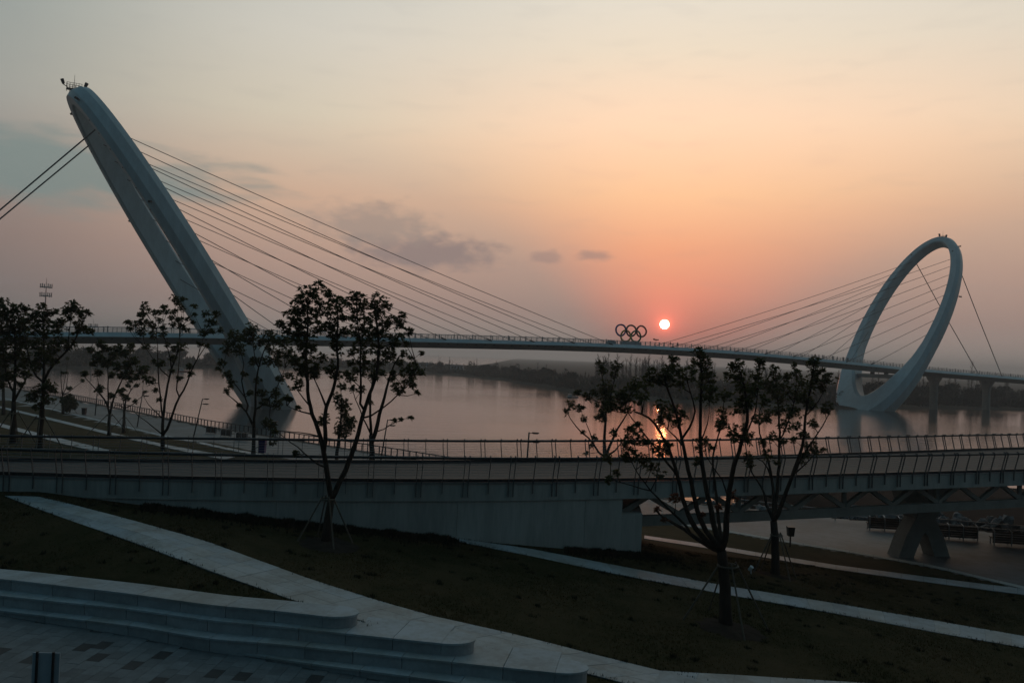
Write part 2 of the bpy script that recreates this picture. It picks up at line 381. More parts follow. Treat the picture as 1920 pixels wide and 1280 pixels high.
for nme in ('lawn',):
    o = bpy.data.objects[nme]
# river: one sheet of water
raw('river', [(-6050, -200, 0), (6050, -200, 0), (6050, 6150, 0), (-6050, 6150, 0)], [(0, 1, 2, 3)], wm, kind='structure')
# far bank: a wooded river island; main river beyond, land on the right stretched back to hide sun glint
FB = np.array([(-6000, 250), (-1200, 300), (-400, 385), (-240, 430), (-212, 520), (-195, 590), (-170, 645), (-130, 668), (-65, 646), (-22, 591), (0, 530), (14, 470), (26, 410), (38, 375), (52, 352), (80, 333), (107, 328), (135, 340), (184, 372), (217, 388), (320, 420), (900, 520), (6000, 900)], float)
Yfb = lambda X: np.interp(X, FB[:, 0], FB[:, 1])
fx = np.unique(np.r_[FB[:, 0], np.arange(-420, 420, 4.0)]); fy0 = Yfb(fx) + 3.5 * np.sin(fx * .21) + 2 * np.sin(fx * .53 + 1)
rows = [(-6, -1.0), (0, .15), (5, 1.0), (14, 1.5), (40, 2.2), (60, 2.6), (240, 2.4), (300, 1.6), (320, -1)]
FV = np.concatenate([np.stack([fx, fy0 + dy * (1 + (16.5 * sstep((fx + 60) / 110) if dy > 200 else 0)) + (1.5 * np.sin(fx * .8) if 0 < dy < 50 else 0), np.full_like(fx, dz)], -1) for dy, dz in rows]); n_ = len(fx)
ii = np.arange(len(rows) - 1)[:, None] * n_ + np.arange(n_ - 1)[None]
raw('far_bank', FV, np.stack([ii, ii + 1, ii + n_ + 1, ii + n_], -1).reshape(-1, 4), MT['bank'], kind='structure')

# ------------------------------------------------------------------ haze in the air
hz = MB(); hz.prism([(-6100, -300), (6100, -300), (6100, 6950), (-6100, 6950)], -6.0, 84.0)
hm = bpy.data.materials.new('haze_air'); hm.use_nodes = True; hm.node_tree.nodes.clear()
hv = hm.node_tree.nodes.new('ShaderNodeVolumePrincipled'); ho = hm.node_tree.nodes.new('ShaderNodeOutputMaterial')
hv.inputs['Color'].default_value = (.92, .94, .96, 1); hv.inputs['Density'].default_value = .00034; hv.inputs['Anisotropy'].default_value = .35
hm.node_tree.links.new(hv.outputs[0], ho.inputs['Volume'])
hz.build('haze', hm, kind='stuff')

# ------------------------------------------------------------------ the bridge
TH = R_(30.387); UX = np.array([math.cos(TH), math.sin(TH), 0]); TX = np.array([math.sin(TH), -math.cos(TH), 0])
B0 = np.array([-62.2065, 222.8582, 0]); SPAN, LEAN, RA, RB, ZC = 236.79, R_(33.65), 44.70, 16.98, 35.13
DS = np.array([(-140, 11.5), (-100, 14.2), (-59, 16.6), (-42, 17.4), (-5, 18.5), (35, 19.5), (58, 20.05), (86, 20.6), (118, 20.95), (150, 20.75), (166, 20.5), (193, 19.75), (225, 18.6), (257, 17.4), (293, 16.4), (334, 15.4), (400, 13.6), (520, 9.5)])
deck_z = lambda s: np.interp(s, DS[:, 0], DS[:, 1])
SS = np.linspace(-140, 520, 166); DZ = smoothline(deck_z(SS)[:, None], 8)[:, 0]
deck_z = lambda s: np.interp(s, SS, DZ)
def on(s, h, dz=0.0):
    p = B0 + UX * s + TX * h; p = p.copy(); p[2] = deck_z(s) + dz; return p
bridge = empty('footbridge', tuple(B0), 'white cable-stayed footbridge with two leaning ring pylons spanning the river', 'bridge')
HW = 5.0
def lines(prof):  return [np.array([on(s, h, dz) for s in SS]) for h, dz in prof]
prof = [(HW, 0), (HW + 1.05, -1.05), (HW + .8, -1.2), (2.6, -2.7), (-2.6, -2.7), (-HW - .8, -1.2), (-HW - 1.05, -1.05), (-HW, 0)]
L = lines(prof)
m = MB(); m.strip(L[7], L[0], True); m.build('deck_surface', MT['concrete'], bridge)
m = MB(); m.strip(L[0], L[1], True); m.strip(L[1], L[2], True); m.strip(L[5], L[6], True); m.strip(L[6], L[7], True); m.build('fascia', MT['paint'], bridge)
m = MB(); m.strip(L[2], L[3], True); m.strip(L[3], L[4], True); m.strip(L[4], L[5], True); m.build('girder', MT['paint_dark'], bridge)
# little drain brackets under the girder edge
m = MB()
for s in np.arange(-60, 240, 3.0): m.box(on(s, HW + .2, -1.42), (.5, .3, .35), TH)
m.build('girder_bracket', MT['dark_steel'], bridge, kind='stuff')
for h in (HW - .12, -HW + .12):
    m = MB(); sr = np.arange(-130, 500, 2.0)
    for s in sr: m.box(on(s, h, .6), (.13, .09, 1.2), TH)
    for dz, r in ((1.2, .06), (.85, .03), (.5, .03), (.2, .03)): m.tube([on(s, h, dz) for s in np.arange(-130, 501, 8.0)], r, 5)
    for s in np.arange(-130, 500, 6.0): m.box(on(s, h, .72), (.24, .16, 1.44), TH)
    m.build('railing', MT['steel'], bridge, kind='stuff')
def ring_frame(side):
    inc = np.array([0, 0, 1]) * math.cos(LEAN) + UX * side * math.sin(LEAN)
    base = B0 + (UX * SPAN if side > 0 else 0); C = base + inc * (ZC / math.cos(LEAN)); return C, inc, np.cross(TX, inc)
def ring_pt(side, deg, dr=0.0, da=0.0):
    C, inc, ax_ = ring_frame(side); p = R_(deg)
    c_ = C + inc * RA * math.sin(p) + TX * RB * math.cos(p)
    n = inc * math.sin(p) / RA + TX * math.cos(p) / RB; n /= np.linalg.norm(n)
    return c_ + n * dr + ax_ * da * side
def thick(deg):                               # radial half-thickness: slender crown, heavy foot
    q = (1 - math.sin(R_(deg))) / 2; return 1.72 + .75 * q + 2.6 * max(0, q - .62) / .38
def depth(deg):
    q = (1 - math.sin(R_(deg))) / 2; return 2.35 + .9 * q + 1.2 * max(0, q - .7) / .3
def pylon(side):
    py = MB(); n = 128
    for i in range(n):
        a = 360 * i / n; t_, d_ = thick(a), depth(a); foot = 1.6 * max(0, (1 - math.sin(R_(a))) / 2 - .7) / .3
        sec = [(t_, -d_ * .45), (t_ * .55, -d_), (-t_ * .75 - foot, -d_), (-t_ - foot, -d_ * .8), (-t_ - foot, d_ * .8), (-t_ * .75 - foot, d_), (t_ * .55, d_), (t_, d_ * .45)]
        py.v.extend([tuple(ring_pt(side, a, r, w)) for r, w in sec])
    for i in range(n):
        for j in range(8):
            a, b_ = i * 8 + j, i * 8 + (j + 1) % 8; c_, d_ = ((i + 1) % n) * 8 + (j + 1) % 8, ((i + 1) % n) * 8 + j
            py.f.append((a, b_, c_, d_) if side > 0 else (d_, c_, b_, a))
    o = py.build('pylon', MT['paint'], bridge)
    # crossbeam under the deck
    s0 = (SPAN if side > 0 else 0) + side * 9.4; m = MB()
    zb = deck_z(s0) - 4.3; a_ = B0 + UX * s0 + TX * 13.2; b_ = B0 + UX * s0 - TX * 13.2; a_ = a_.copy(); b_ = b_.copy(); a_[2] = b_[2] = zb
    m.beam(a_, b_, 3.2, 1.5); m.build('crossbeam', MT['paint_dark'], bridge)
    for h in (-3.2, 3.2):
        m = MB(); p = B0 + UX * s0 + TX * h; m.box((p[0], p[1], zb + 1.2), (1.2, 1.2, .92), TH); m.build('bearing', MT['dark_steel'], bridge)
    # service platform at the crown
    C, inc, ax_ = ring_frame(side); top = ring_pt(side, 90, thick(90)); w_ = UX
    A_, B_ = UX, TX; m = MB()
    for i in range(6):
        for j in (-1, 1):
            p = top + A_ * ((i - 2.5) * .62) + B_ * j * .9 + np.array([0, 0, -.5]); m.tube([p, p + [0, 0, 1.75]], .05, 5)
    for dz in (.7, 1.2):
        m.tube([top + A_ * 1.6 * a + B_ * .9 * c_ + np.array([0, 0, dz]) for a, c_ in ((-1, -1), (1, -1), (1, 1), (-1, 1), (-1, -1))], .05, 5)
    m.box(top + np.array([0, 0, -.1]), (3.3, 1.9, .12), TH); pf = m.build('platform', MT['dark_steel'], o)
    m = MB(); m.tube([top + [0, 0, -.1], top + [0, 0, 3.4]], [.08, .03], 5); m.build('lightning_rod', MT['dark_steel'], o)
    for j in (-1, 1):
        m = MB(); q = top + A_ * j * 2.3 + np.array([0, 0, .75]); m.tube([top + A_ * j * 1.4 + np.array([0, 0, .3]), q], .1, 5); m.tube([q, q + [0, 0, .3], q + A_ * j * .3 + [0, 0, 1.15]], [.18, .36, .42], 8); m.build('floodlight', MT['black'], o)
    for a in (20, 68, 112, 160):
        m = MB(); p = ring_pt(side, a, thick(a) * .9, -depth(a) * .7); m.tube([p, p + ring_pt(side, a, 1, -.6) - ring_pt(side, a)], [.25, .3], 7); m.build('beacon', MT['black'], o)
    return o
PYL = {s: pylon(s) for s in (-1, 1)}
for side in (-1, 1):
    for limb in (1, -1):
        for k in range(8):
            a = 3 + (57 - 3) * k / 7.0; a = a if limb > 0 else 180 - a
            s_d = 3 + (106.5 - 3) * k / 7.0; s_d = s_d if side < 0 else SPAN - s_d
            p = ring_pt(side, a, 0, -depth(a) * .95); q = on(s_d, limb * (HW + .2), -.3)
            d = (q - p) / np.linalg.norm(q - p)
            sag = np.array([0, 0, -.006 * np.linalg.norm(q - p)])
            pts = [p + (q - p) * t_ + sag * 4 * t_ * (1 - t_) for t_ in np.linspace(0, 1, 7)]
            m = MB(); m.tube(pts, .088, 6); cb = m.build('stay_cable', MT['cable'], bridge)
            m = MB(); m.tube([p - d * .2, p + d * .5], [.26, .2], 7); m.build('socket', MT['dark_steel'], cb); m = MB(); m.tube([q - d * 1.7, q], [.19, .19], 6); m.build('socket', MT['dark_steel'], cb)
        a = 55 if limb > 0 else 125
        p = ring_pt(side, a, -thick(a) * .2, depth(a) * .95); q = on(-88 if side < 0 else SPAN + 88, limb * (HW + .2), -.3)
        d = (q - p) / np.linalg.norm(q - p); m = MB(); m.tube([p, (p + q) / 2 + [0, 0, -.4], q], .17, 7); cb = m.build('backstay', MT['cable'], bridge)
        m = MB(); m.tube([p - d * .3, p + d * 4.2], [.36, .30], 8); m.build('socket', MT['dark_steel'], cb)
# approach piers
for s in (283, 322, 361, 400, -66):
    c_ = B0 + UX * s; zt = deck_z(s) - 2.7; m = MB(); k0 = len(m.v)
    for z_, w_, d_ in ((-1.5, 1.6, 1.2), (zt - 4.5, 1.6, 1.2), (zt - 2.2, 2.1, 1.25), (zt - .7, 3.3, 1.3), (zt, 3.5, 1.3)):
        for a in range(12):
            q = 2 * math.pi * a / 12; p = c_ + TX * w_ * math.copysign(abs(math.cos(q)) ** .6, math.cos(q)) + UX * d_ * math.copysign(abs(math.sin(q)) ** .6, math.sin(q)); m.v.append((p[0], p[1], z_))
    for i in range(4):
        for j in range(12): a, b_ = k0 + i * 12 + j, k0 + i * 12 + (j + 1) % 12; m.f.append((a, a + 12, b_ + 12, b_))
    m.f.append(tuple(range(k0 + 48, k0 + 60))); m.build('pier', MT['concrete2'], bridge)
# ring sculpture on the deck at midspan
ctr = on(118.5, -1.0, 0); RD = R_(22); rx = np.array([math.cos(RD), math.sin(RD), 0]); rn = np.array([math.sin(RD), -math.cos(RD), 0])
sc_ = empty('ring_sculpture', tuple(ctr), 'five large interlocked coloured rings standing on a grey plinth at midspan', 'sculpture')
for k, (cx, cz, mk) in enumerate(((-3.9, 4.75, 'r_blue'), (0, 4.75, 'r_black'), (3.9, 4.75, 'r_red'), (-1.95, 3.0, 'r_yellow'), (1.95, 3.0, 'r_green'))):
    m = MB(); n = 40
    pts = [ctr + rx * (cx + 1.83 * math.cos(2 * math.pi * i / n)) + np.array([0, 0, cz + 1.83 * math.sin(2 * math.pi * i / n)]) + rn * (.16 * math.sin(2 * math.pi * i / n * 2 + k)) for i in range(n + 1)]
    m.tube(pts, .29, 8); m.build('ring', MT[mk], sc_, True)
m = MB(); m.box(ctr + np.array([0, 0, .55]), (7.4, 1.5, 1.1), RD); m.box(ctr + np.array([0, 0, 1.14]), (6.4, 1.2, .1), RD); m.build('plinth', MT['plinth'], sc_)
m = MB(); p = on(110, -.5, 0); m.box(p + np.array([0, 0, .45]), (3.0, 1.8, .9), RD); m.box(p + np.array([0, 0, 1.1]), (2.0, 1.2, .4), RD)
m.thing('pedestal', MT['plinth'], 'low stepped grey-blue pedestal on the bridge beside the five rings', 'pedestal')
m = MB(); p = on(126.3, 2.6, 0); m.tube([p, p + [0, 0, 2.0]], .06, 6); m.box(p + np.array([0, 0, 2.15]), (2.0, .3, .35), RD + .1); m.box(p + np.array([-.7, 0, 2.4]), (.5, .35, .25), RD)
m.thing('floodlight_stand', MT['black'], 'dark floodlight on a short post right of the five rings', 'floodlight')

# ------------------------------------------------------------------ people on the bridge
def person_mesh(step=.18, arm=.1):
    v = [(0, 0, .92), (0, 0, 1.15), (0, 0, 1.42), (0, 0, 1.52), (0, -.02, 1.66), (0, -.01, 1.78)]; r = [.14, .15, .15, .06, .105, .07]; e = [(0, 1), (1, 2), (2, 3), (3, 4), (4, 5)]
    for sx in (-1, 1):
        k = len(v); v += [(sx * .09, 0, .86), (sx * .10, -sx * step * .6, .48), (sx * .10, sx * -step * .6 + .05, .08), (sx * .10, sx * -step * .6 - .13, .04)]; r += [.10, .07, .05, .045]; e += [(0, k), (k, k + 1), (k + 1, k + 2), (k + 2, k + 3)]
        k = len(v); v += [(sx * .19, 0, 1.40), (sx * .25, sx * arm, 1.14), (sx * .24, sx * arm * 1.6 - .06, .90), (sx * .24, sx * arm * 1.7 - .07, .80)]; r += [.065, .05, .04, .04]; e += [(2, k), (k, k + 1), (k + 1, k + 2), (k + 2, k + 3)]
    me = bpy.data.meshes.new('person'); me.from_pydata(v, e, []); o = bpy.data.objects.new('tmp', me); COL.objects.link(o)
    md = o.modifiers.new('s', 'SKIN'); 
    for i, q in enumerate(r): me.skin_vertices[0].data[i].radius = (q, q * .8)
    me.skin_vertices[0].data[0].use_root = True
    o.modifiers.new('d', 'SUBSURF').levels = 1
    dg = bpy.context.evaluated_depsgraph_get(); res = bpy.data.meshes.new_from_object(o.evaluated_get(dg)); bpy.data.objects.remove(o)
    res.materials.clear(); res.materials.append(MT['cloth']); return res
pm = [person_mesh(.18, .1), person_mesh(.08, .05)]
for i, (s, h, lb, gp) in enumerate([(131.5, 3.9, 'person in dark clothes at the rail just right of the rings', None), (134.9, 3.6, 'second person in dark clothes walking right of the rings', None)] +
        [(205 + 2.3 * k + .7 * (k % 2), 3.9 - .7 * (k % 3), 'person in dark clothes on the bridge left of the far ring', 'people on the bridge near the far ring') for k in range(9)]):
    o = bpy.data.objects.new('person', pm[i % 2]); COL.objects.link(o); o.location = on(s, h, .01); o.rotation_euler = (0, 0, TH + R_(90) + i * 1.3); tag(o, lb, 'person', gp)

# ------------------------------------------------------------------ elevated walkway
ZD, ZR, ZF = 9.95, 11.05, 9.15
kn = [at_z(x, y, ZD)[:2] for x, y in [(-160, 886), (0, 892), (190, 896.7), (381, 901), (700, 904.5), (960, 905), (1300, 901), (1560, 894.2), (1890, 885)]]
kn = np.array(kn); kn = np.vstack([kn[0] + (kn[0] - kn[1]) * 3, kn, kn[-1] + (kn[-1] - kn[-2]) * 2.2]); kn = smoothline(resample(kn, n=120), 12)
kf = [at_z(x, y, ZR)[:2] for x, y in [(-160, 814), (0, 817.5), (300, 820.8), (500, 823.5), (860, 827), (1240, 826), (1560, 821), (1920, 814)]]
kf = np.array(kf); kf = np.vstack([kf[0] + (kf[0] - kf[1]) * 3, kf, kf[-1] + (kf[-1] - kf[-2]) * 2.2]); kf = smoothline(resample(kf, n=120), 12)
def normals(P, sgn):
    d = np.gradient(P, axis=0); d /= np.linalg.norm(d, axis=1)[:, None]; return np.stack([d[:, 1], -d[:, 0]], -1) * sgn     # sgn 1: towards the camera side
def z3(P, z): return np.column_stack([P, np.full(len(P), z)])
nn, nf = normals(kn, 1), normals(kf, -1); kf = kf - nf * .28
walk = empty('walkway', (kn[60][0], kn[60][1], 5.0), 'curved grey elevated walkway crossing the whole picture in front of the river', 'elevated walkway')
m = MB(); m.strip(z3(kf, ZD + .02), z3(kn, ZD + .02), True); m.build('deck', MT['deck'], walk)
m = MB(); m.strip(z3(kn, ZD - .03), z3(kn, ZF), True); m.strip(z3(kn, ZF), z3(kn - nn * .5, ZF), True); m.strip(z3(kf, ZF), z3(kf, ZD - .03), True); m.strip(z3(kn - nn * .5, ZF), z3(kf, ZF + .1), True); m.build('fascia', MT['concrete'], walk)
m = MB(); m.strip(z3(kn + nn * .04, ZD + .02), z3(kn + nn * .04, ZD - .05), True); m.strip(z3(kn - nn * .12, ZD + .021), z3(kn + nn * .04, ZD + .021), True); m.strip(z3(kn + nn * .04, ZD - .05), z3(kn, ZD - .05), True); m.build('edge_trim', MT['steel'], walk)
for P, N in ((kn, nn), (kf, nf)):
    m = MB(); k = 1 if P is kn else -1
    m.strip(z3(P - N * .02, ZD + .17), z3(P - N * .02, ZD + .03), k > 0); m.strip(z3(P - N * .12, ZD + .17), z3(P - N * .02, ZD + .17), k > 0); m.strip(z3(P - N * .12, ZD + .03), z3(P - N * .12, ZD + .17), k > 0); m.build('kerb', MT['dark_steel'], walk)
arc = lambda P: np.r_[0, np.cumsum(np.linalg.norm(np.diff(P, axis=0), axis=1))]
an, af = arc(kn), arc(kf)
px_kn = proj(z3(kn, ZD))[:, 0]
s_of = lambda x: np.interp(x, px_kn, an)
pt = lambda s, P=kn, A=an: np.array([np.interp(s, A, P[:, 0]), np.interp(s, A, P[:, 1])])
sW0, sW1, sW2 = 0.0, s_of(1170), s_of(1208)
# retaining wall: panels with open joints
jts = [0.0] + [s_of(x) for x in (-60, 172, 520, 860, 1100)] + [sW1]
for a, b_ in zip(jts[:-1], jts[1:]):
    q = np.linspace(a + .006, b_ - .006, 12); A = np.array([pt(s) for s in q]); N = np.array([np.array([np.interp(s, an, nn[:, 0]), np.interp(s, an, nn[:, 1])]) for s in q])
    f_ = A - N * .06; bk = A - N * .55; gz = ground(f_[:, 0], f_[:, 1]) - .6; m = MB()
    m.strip(z3(f_, ZF - .004), np.column_stack([f_, gz]), True); m.strip(np.column_stack([bk, gz]), z3(bk, ZF - .004), True); m.strip(z3(bk, ZF - .004), z3(f_, ZF - .004), True)
    for k in (0, -1):
        v = [(*f_[k], gz[k]), (*bk[k], gz[k]), (*bk[k], ZF - .004), (*f_[k], ZF - .004)]; m.add(v, [(0, 1, 2, 3) if k else (3, 2, 1, 0)])
    m.build('wall_panel', MT['concrete'], walk)
A, Bp = pt(sW1 + .006), pt(sW2); pxf = proj(z3(kf, ZF))[:, 0]; s_far = lambda x: np.interp(x, pxf, af); Fa, Fb_ = pt(s_far(1120), kf, af), pt(s_far(1188), kf, af)
na = nn[60] * .06; m = MB(); gz = float(ground(*A)) - .6; m.prism([tuple(A - na), tuple(Bp - na), tuple(Fb_), tuple(Fa)], gz, 8.42); m.build('abutment', MT['concrete'], walk)
m = MB(); q = np.linspace(0, s_far(1150), 30); A = np.array([pt(s, kf, af) for s in q]); gz = ground(A[:, 0], A[:, 1]) - .8; m.strip(np.column_stack([A, gz]), z3(A, ZF - .004), True); m.build('rear_wall', MT['concrete'], walk)
# truss under the free spans
s_end = an[-1] - 2; nodes = np.arange(sW2 - 1.1, s_end, 3.5)
for P, A_, N, inset in ((kn, an, nn, .7), (kf, af, nf, .7)):
    rat = A_[-1] / an[-1]; g_ = lambda s, z: np.r_[pt(s * rat, P, A_) - np.array([np.interp(s * rat, A_, N[:, 0]), np.interp(s * rat, A_, N[:, 1])]) * inset, z]
    m = MB(); q = np.arange(sW2 - 1.1, s_end, 1.2)
    for a, b_ in zip(q[:-1], q[1:]): m.beam(g_(a, 7.98), g_(b_ + .02, 7.98), .36, .48)
    m.build('truss_chord', MT['concrete2'], walk)
    for k, s in enumerate(nodes[:-1]):
        for a, b_ in ((g_(s, 8.22), g_(s + 1.75, 9.16)), (g_(s + 3.5, 8.22), g_(s + 1.75, 9.16))):
            m = MB(); m.beam(a, b_, .22, .24); m.build('truss_brace', MT['concrete2'], walk)
        if k % 2 == 0: m = MB(); m.beam(g_(s, 8.22), g_(s, 9.16), .2, .2); m.build('truss_post', MT['concrete2'], walk)
# crossed-leg pier
pc = at_z(1722, 1040, PZ)[:2]; i_ = np.argmin(np.linalg.norm(kn - pc, axis=1)); dk = np.array([nn[i_][1] * -1, nn[i_][0]]); dk = np.array([math.cos(R_(12)), math.sin(R_(12))]); dn = np.array([dk[1], -dk[0]])
m = MB(); zt = 9.1
for sg in (-1, 1):
    k0 = len(m.v)
    for z_, o_, w_ in ((PZ - .5, -1.5, .5), (PZ + 1.3, -.78, .54), (PZ + 2.2, -.1, .68), (PZ + 3.2, .55, .74), (zt, 1.15, .82)):
        for a, b_ in ((-1, -1), (1, -1), (1, 1), (-1, 1)):
            p = pc + dk * (sg * o_ + a * w_) + dn * (b_ * .55 + sg * .04 + .02 * a); m.v.append((p[0], p[1], z_))
    for i in range(4):
        for j in range(4): a, b_ = k0 + i * 4 + j, k0 + i * 4 + (j + 1) % 4; m.f.append((a, b_, b_ + 4, a + 4))
    m.f.append((k0 + 3, k0 + 2, k0 + 1, k0)); m.f.append(tuple(range(k0 + 16, k0 + 20)))
m.build('crossed_pier', MT['concrete2'], walk)
# railings: leaning posts, hooked tops, a dark handrail, tensioned wires
def rail_pts(P, N, z, lean): return np.column_stack([P + N * (.03 + lean * (z - ZD) / 1.1), np.full(len(P), z)])
def post_mesh(bottom, sgn):
    m = MB(); tops = [(0, .05 + .29, ZR - .05 - ZD), (0, .33, ZR + .03 - ZD), (0, .27, ZR + .085 - ZD), (0, .18, ZR + .09 - ZD)]
    pts = [(0, .055, bottom)] + [(0, .055 + .28 * max(0, z) / 1.1, z) for z in (0, .5, 1.0)] + tops[1:]
    for a, b_ in zip(pts[:-1], pts[1:]): m.beam((a[0], -a[1], a[2]), (b_[0], -b_[1], b_[2]), .022, .07)
    return m.mesh('post', MT['post_steel'])
PM = [post_mesh(-.48, 1), post_mesh(-.62, 1), post_mesh(-.05, 1)]
for P, N, A_, lab, near_ in ((kn, nn, an, 'near steel railing of the walkway with leaning posts and wires', True), (kf, nf, af, 'far steel railing of the walkway against the river', False)):
    ro = empty('walkway_railing', (*P[60], ZD), lab, 'railing')
    step = 1.03; kk = 0
    for s in np.arange(.4, A_[-1] - .4, step):
        dbl = kk % 2 == 1; kk += 1
        p_ = proj(np.r_[pt(s, P, A_), ZD])
        if p_[0] < -220 or p_[0] > 2200: continue
        for ds in ((-.11, .11) if dbl else (0,)):
            c_ = pt(s + ds, P, A_); nx_, ny_ = np.interp(s, A_, N[:, 0]), np.interp(s, A_, N[:, 1])
            put(PM[(1 if dbl else 0) if near_ else 2], 'post', ro, (*c_, ZD), math.atan2(ny_, nx_) + math.pi / 2)
    m = MB(); m.tube(rail_pts(P, N, ZR, .24), .062, 8); m.build('handrail', MT['dark_steel'], ro, True)
    for i in range(7): m = MB(); m.tube(rail_pts(P, N, ZD + .22 + i * .118, .28), .0075, 4, False); m.build('wire', MT['steel'], ro)

# ------------------------------------------------------------------ paths, steps, plaza
def slab_path(name, Lp, Rp, length, across, mt, lift=.03, gap=.011):
    """stone slabs laid between two edges measured in the photograph"""
    q = np.linspace(0, 1, 160); ev = lambda P: resample(np.array(P, float), n=160)
    Ls = np.array([at_ground(*p)[:2] for p in ev(Lp)]); Rs = np.array([at_ground(*p)[:2] for p in ev(Rp)])
    am = arc((Ls + Rs) / 2); n = max(2, int(am[-1] / length)); tq = np.linspace(0, am[-1], n + 1)
    Ls = np.stack([np.interp(tq, am, Ls[:, i]) for i in (0, 1)], -1); Rs = np.stack([np.interp(tq, am, Rs[:, i]) for i in (0, 1)], -1)
    root = empty(name, (*((Ls[0] + Rs[0]) / 2), float(ground(*Ls[0]))), kind='structure')
    bed = MB(); A = np.column_stack([Ls, ground(Ls[:, 0], Ls[:, 1], False) + lift - .02]); B_ = np.column_stack([Rs, ground(Rs[:, 0], Rs[:, 1], False) + lift - .02]); bed.strip(A, B_); bed.strip(A - [0, 0, .25], A); bed.strip(B_, B_ - [0, 0, .25])
    bed.build('bedding', MT['joint'], root)
    for i in range(n):
        off = .5 * (i % 2)
        for k in range(across):
            a, b_ = k / across, (k + 1) / across; c4 = []
            for e, f in ((0, a), (0, b_), (1, b_), (1, a)):
                c4.append(Ls[i + e] * (1 - f) + Rs[i + e] * f)
            c4 = np.array(c4); cen = c4.mean(0); q = c4 + (cen - c4) / np.linalg.norm(cen - c4, axis=1)[:, None] * gap
            zz = ground(q[:, 0], q[:, 1], False) + lift + random.uniform(-.003, .003); m = MB(); m.prism([tuple(p) for p in q], zz - .06, zz); m.build('paving_slab', MT[random.choice(mt)], root)
    return root
L1 = [(9, 930.5), (90, 962), (161, 987), (240, 1014), (330, 1048), (427, 1083), (500, 1109), (560, 1130), (700, 1172), (885, 1213), (1103, 1264), (1210, 1292)]
R1 = [(72, 931.8), (140, 948), (254, 978), (330, 999), (400, 1020), (500, 1057), (605, 1095), (700, 1124), (806, 1155), (968, 1191), (1239, 1259), (1330, 1280)]
slab_path('main_path', L1, R1, 1.15, 3, ('granite', 'granite2', 'granite2'))
apr = [(1150, 1270), (1239, 1258), (1397, 1267), (1580, 1279), (1760, 1293), (1760, 1345), (1100, 1345), (1100, 1290)]
slab_path('lower_path', [(1239, 1258.5), (1397, 1267.5), (1580, 1279), (1760, 1292)], [(1200, 1330), (1400, 1335), (1600, 1340), (1800, 1345)], 1.2, 1, ('granite', 'granite2'), .034)
slab_path('lawn_path', [(827, 1006), (990, 1028.5), (1160, 1061.5), (1350, 1097), (1556, 1130), (1754, 1164), (1925, 1194), (2050, 1216)], [(848, 1013.5), (998, 1043.5), (1160, 1078), (1350, 1113), (1556, 1149), (1754, 1186), (1925, 1216), (2050, 1240)], 1.0, 1, ('granite', 'granite2'))
slab_path('lawn_path', [(1208, 1004), (1366, 1027), (1556, 1058), (1740, 1082), (1925, 1105), (2050, 1120)], [(1208, 1010), (1366, 1034), (1556, 1066), (1740, 1092), (1925, 1116), (2050, 1132)], 1.1, 1, ('granite',))
slab_path('lawn_path', [(-40, 752), (0, 761.5), (110, 787), (228, 815.5), (320, 836), (440, 857)], [(-40, 756), (0, 765), (110, 791.5), (228, 820.5), (320, 841.5), (420, 862)], 1.6, 1, ('granite',))
slab_path('lawn_path', [(-40, 784), (0, 793.5), (60, 809), (130, 826), (212, 846)], [(-40, 788), (0, 800), (60, 816), (120, 833), (180, 847)], 1.4, 1, ('granite',))
slab_path('promenade_kerb', [(-60, 731), (32, 751.5), (140, 776), (297, 813.5), (360, 825.5), (440, 842.5), (500, 853)], [(-60, 732.5), (32, 753), (140, 778.5), (297, 816.5), (360, 829), (440, 846.5), (500, 857)], 1.6, 1, ('granite',))
slab_path('promenade_kerb', [(1205, 971), (1350, 992), (1500, 1018), (1600, 1034), (1750, 1060), (1925, 1101)], [(1205, 974), (1350, 995.5), (1500, 1021.5), (1600, 1037.5), (1750, 1064), (1925, 1105.5)], 1.4, 1, ('concrete',))

def steps(k, tipR, w):
    nz = NX[k]; z = ZS[k]; dense = smoothline(resample(nz, .3), 4); D = dense[-1] - dense[-2]; D /= np.linalg.norm(D); Nb = np.array([-D[1], D[0]])
    root = empty('stone_step', (*dense[len(dense) // 2], z - .4), kind='structure')
    base = MB()
    a = arc(dense); n = max(2, int(a[-1] / 1.35)); q = np.linspace(0, a[-1], n + 1)
    for i in range(n):
        ss = np.linspace(q[i] + .009, q[i + 1] - .009, 4); Fp = np.array([pt(s, dense, a) for s in ss]); Bk = Fp + Nb * w
        m = MB(); m.prism([tuple(p) for p in Fp] + [tuple(p) for p in Bk[::-1]], z - .055, z + random.uniform(-.002, .002)); m.build('tread_slab', MT[random.choice(('granite', 'granite', 'granite2'))], root)
        m = MB(); Fr = Fp + Nb * .035; m.prism([tuple(p) for p in Fr] + [tuple(p) for p in (Fr + Nb * .1)[::-1]], z - .9, z - .057); m.build('riser_stone', MT['granite3'], root)
    if tipR:
        e = dense[-1]; c_ = e + Nb * tipR; arc_ = [c_ + D * tipR * 1.5 * math.sin(t_) - Nb * tipR * math.cos(t_) for t_ in np.linspace(.02, math.pi, 16)]
        bk = [c_ + Nb * tipR - D * .9, e + Nb * w * .999 - D * 1.2, e - D * .002]
        poly = [tuple(e)] + [tuple(p) for p in arc_] + [tuple(c_ + Nb * tipR - D * .002)]
        m = MB(); m.prism(poly, z - .055, z + .001); m.build('tread_slab', MT['granite'], root)
        arc2 = [c_ + D * (tipR * 1.5 - .035) * math.sin(t_) - Nb * (tipR - .035) * math.cos(t_) for t_ in np.linspace(.02, math.pi, 16)]
        m = MB(); m.prism([tuple(e + Nb * .035)] + [tuple(p) for p in arc2] + [tuple(c_ + Nb * (tipR - .035))], z - .9, z - .057); m.build('riser_stone', MT['granite3'], root)
    return root
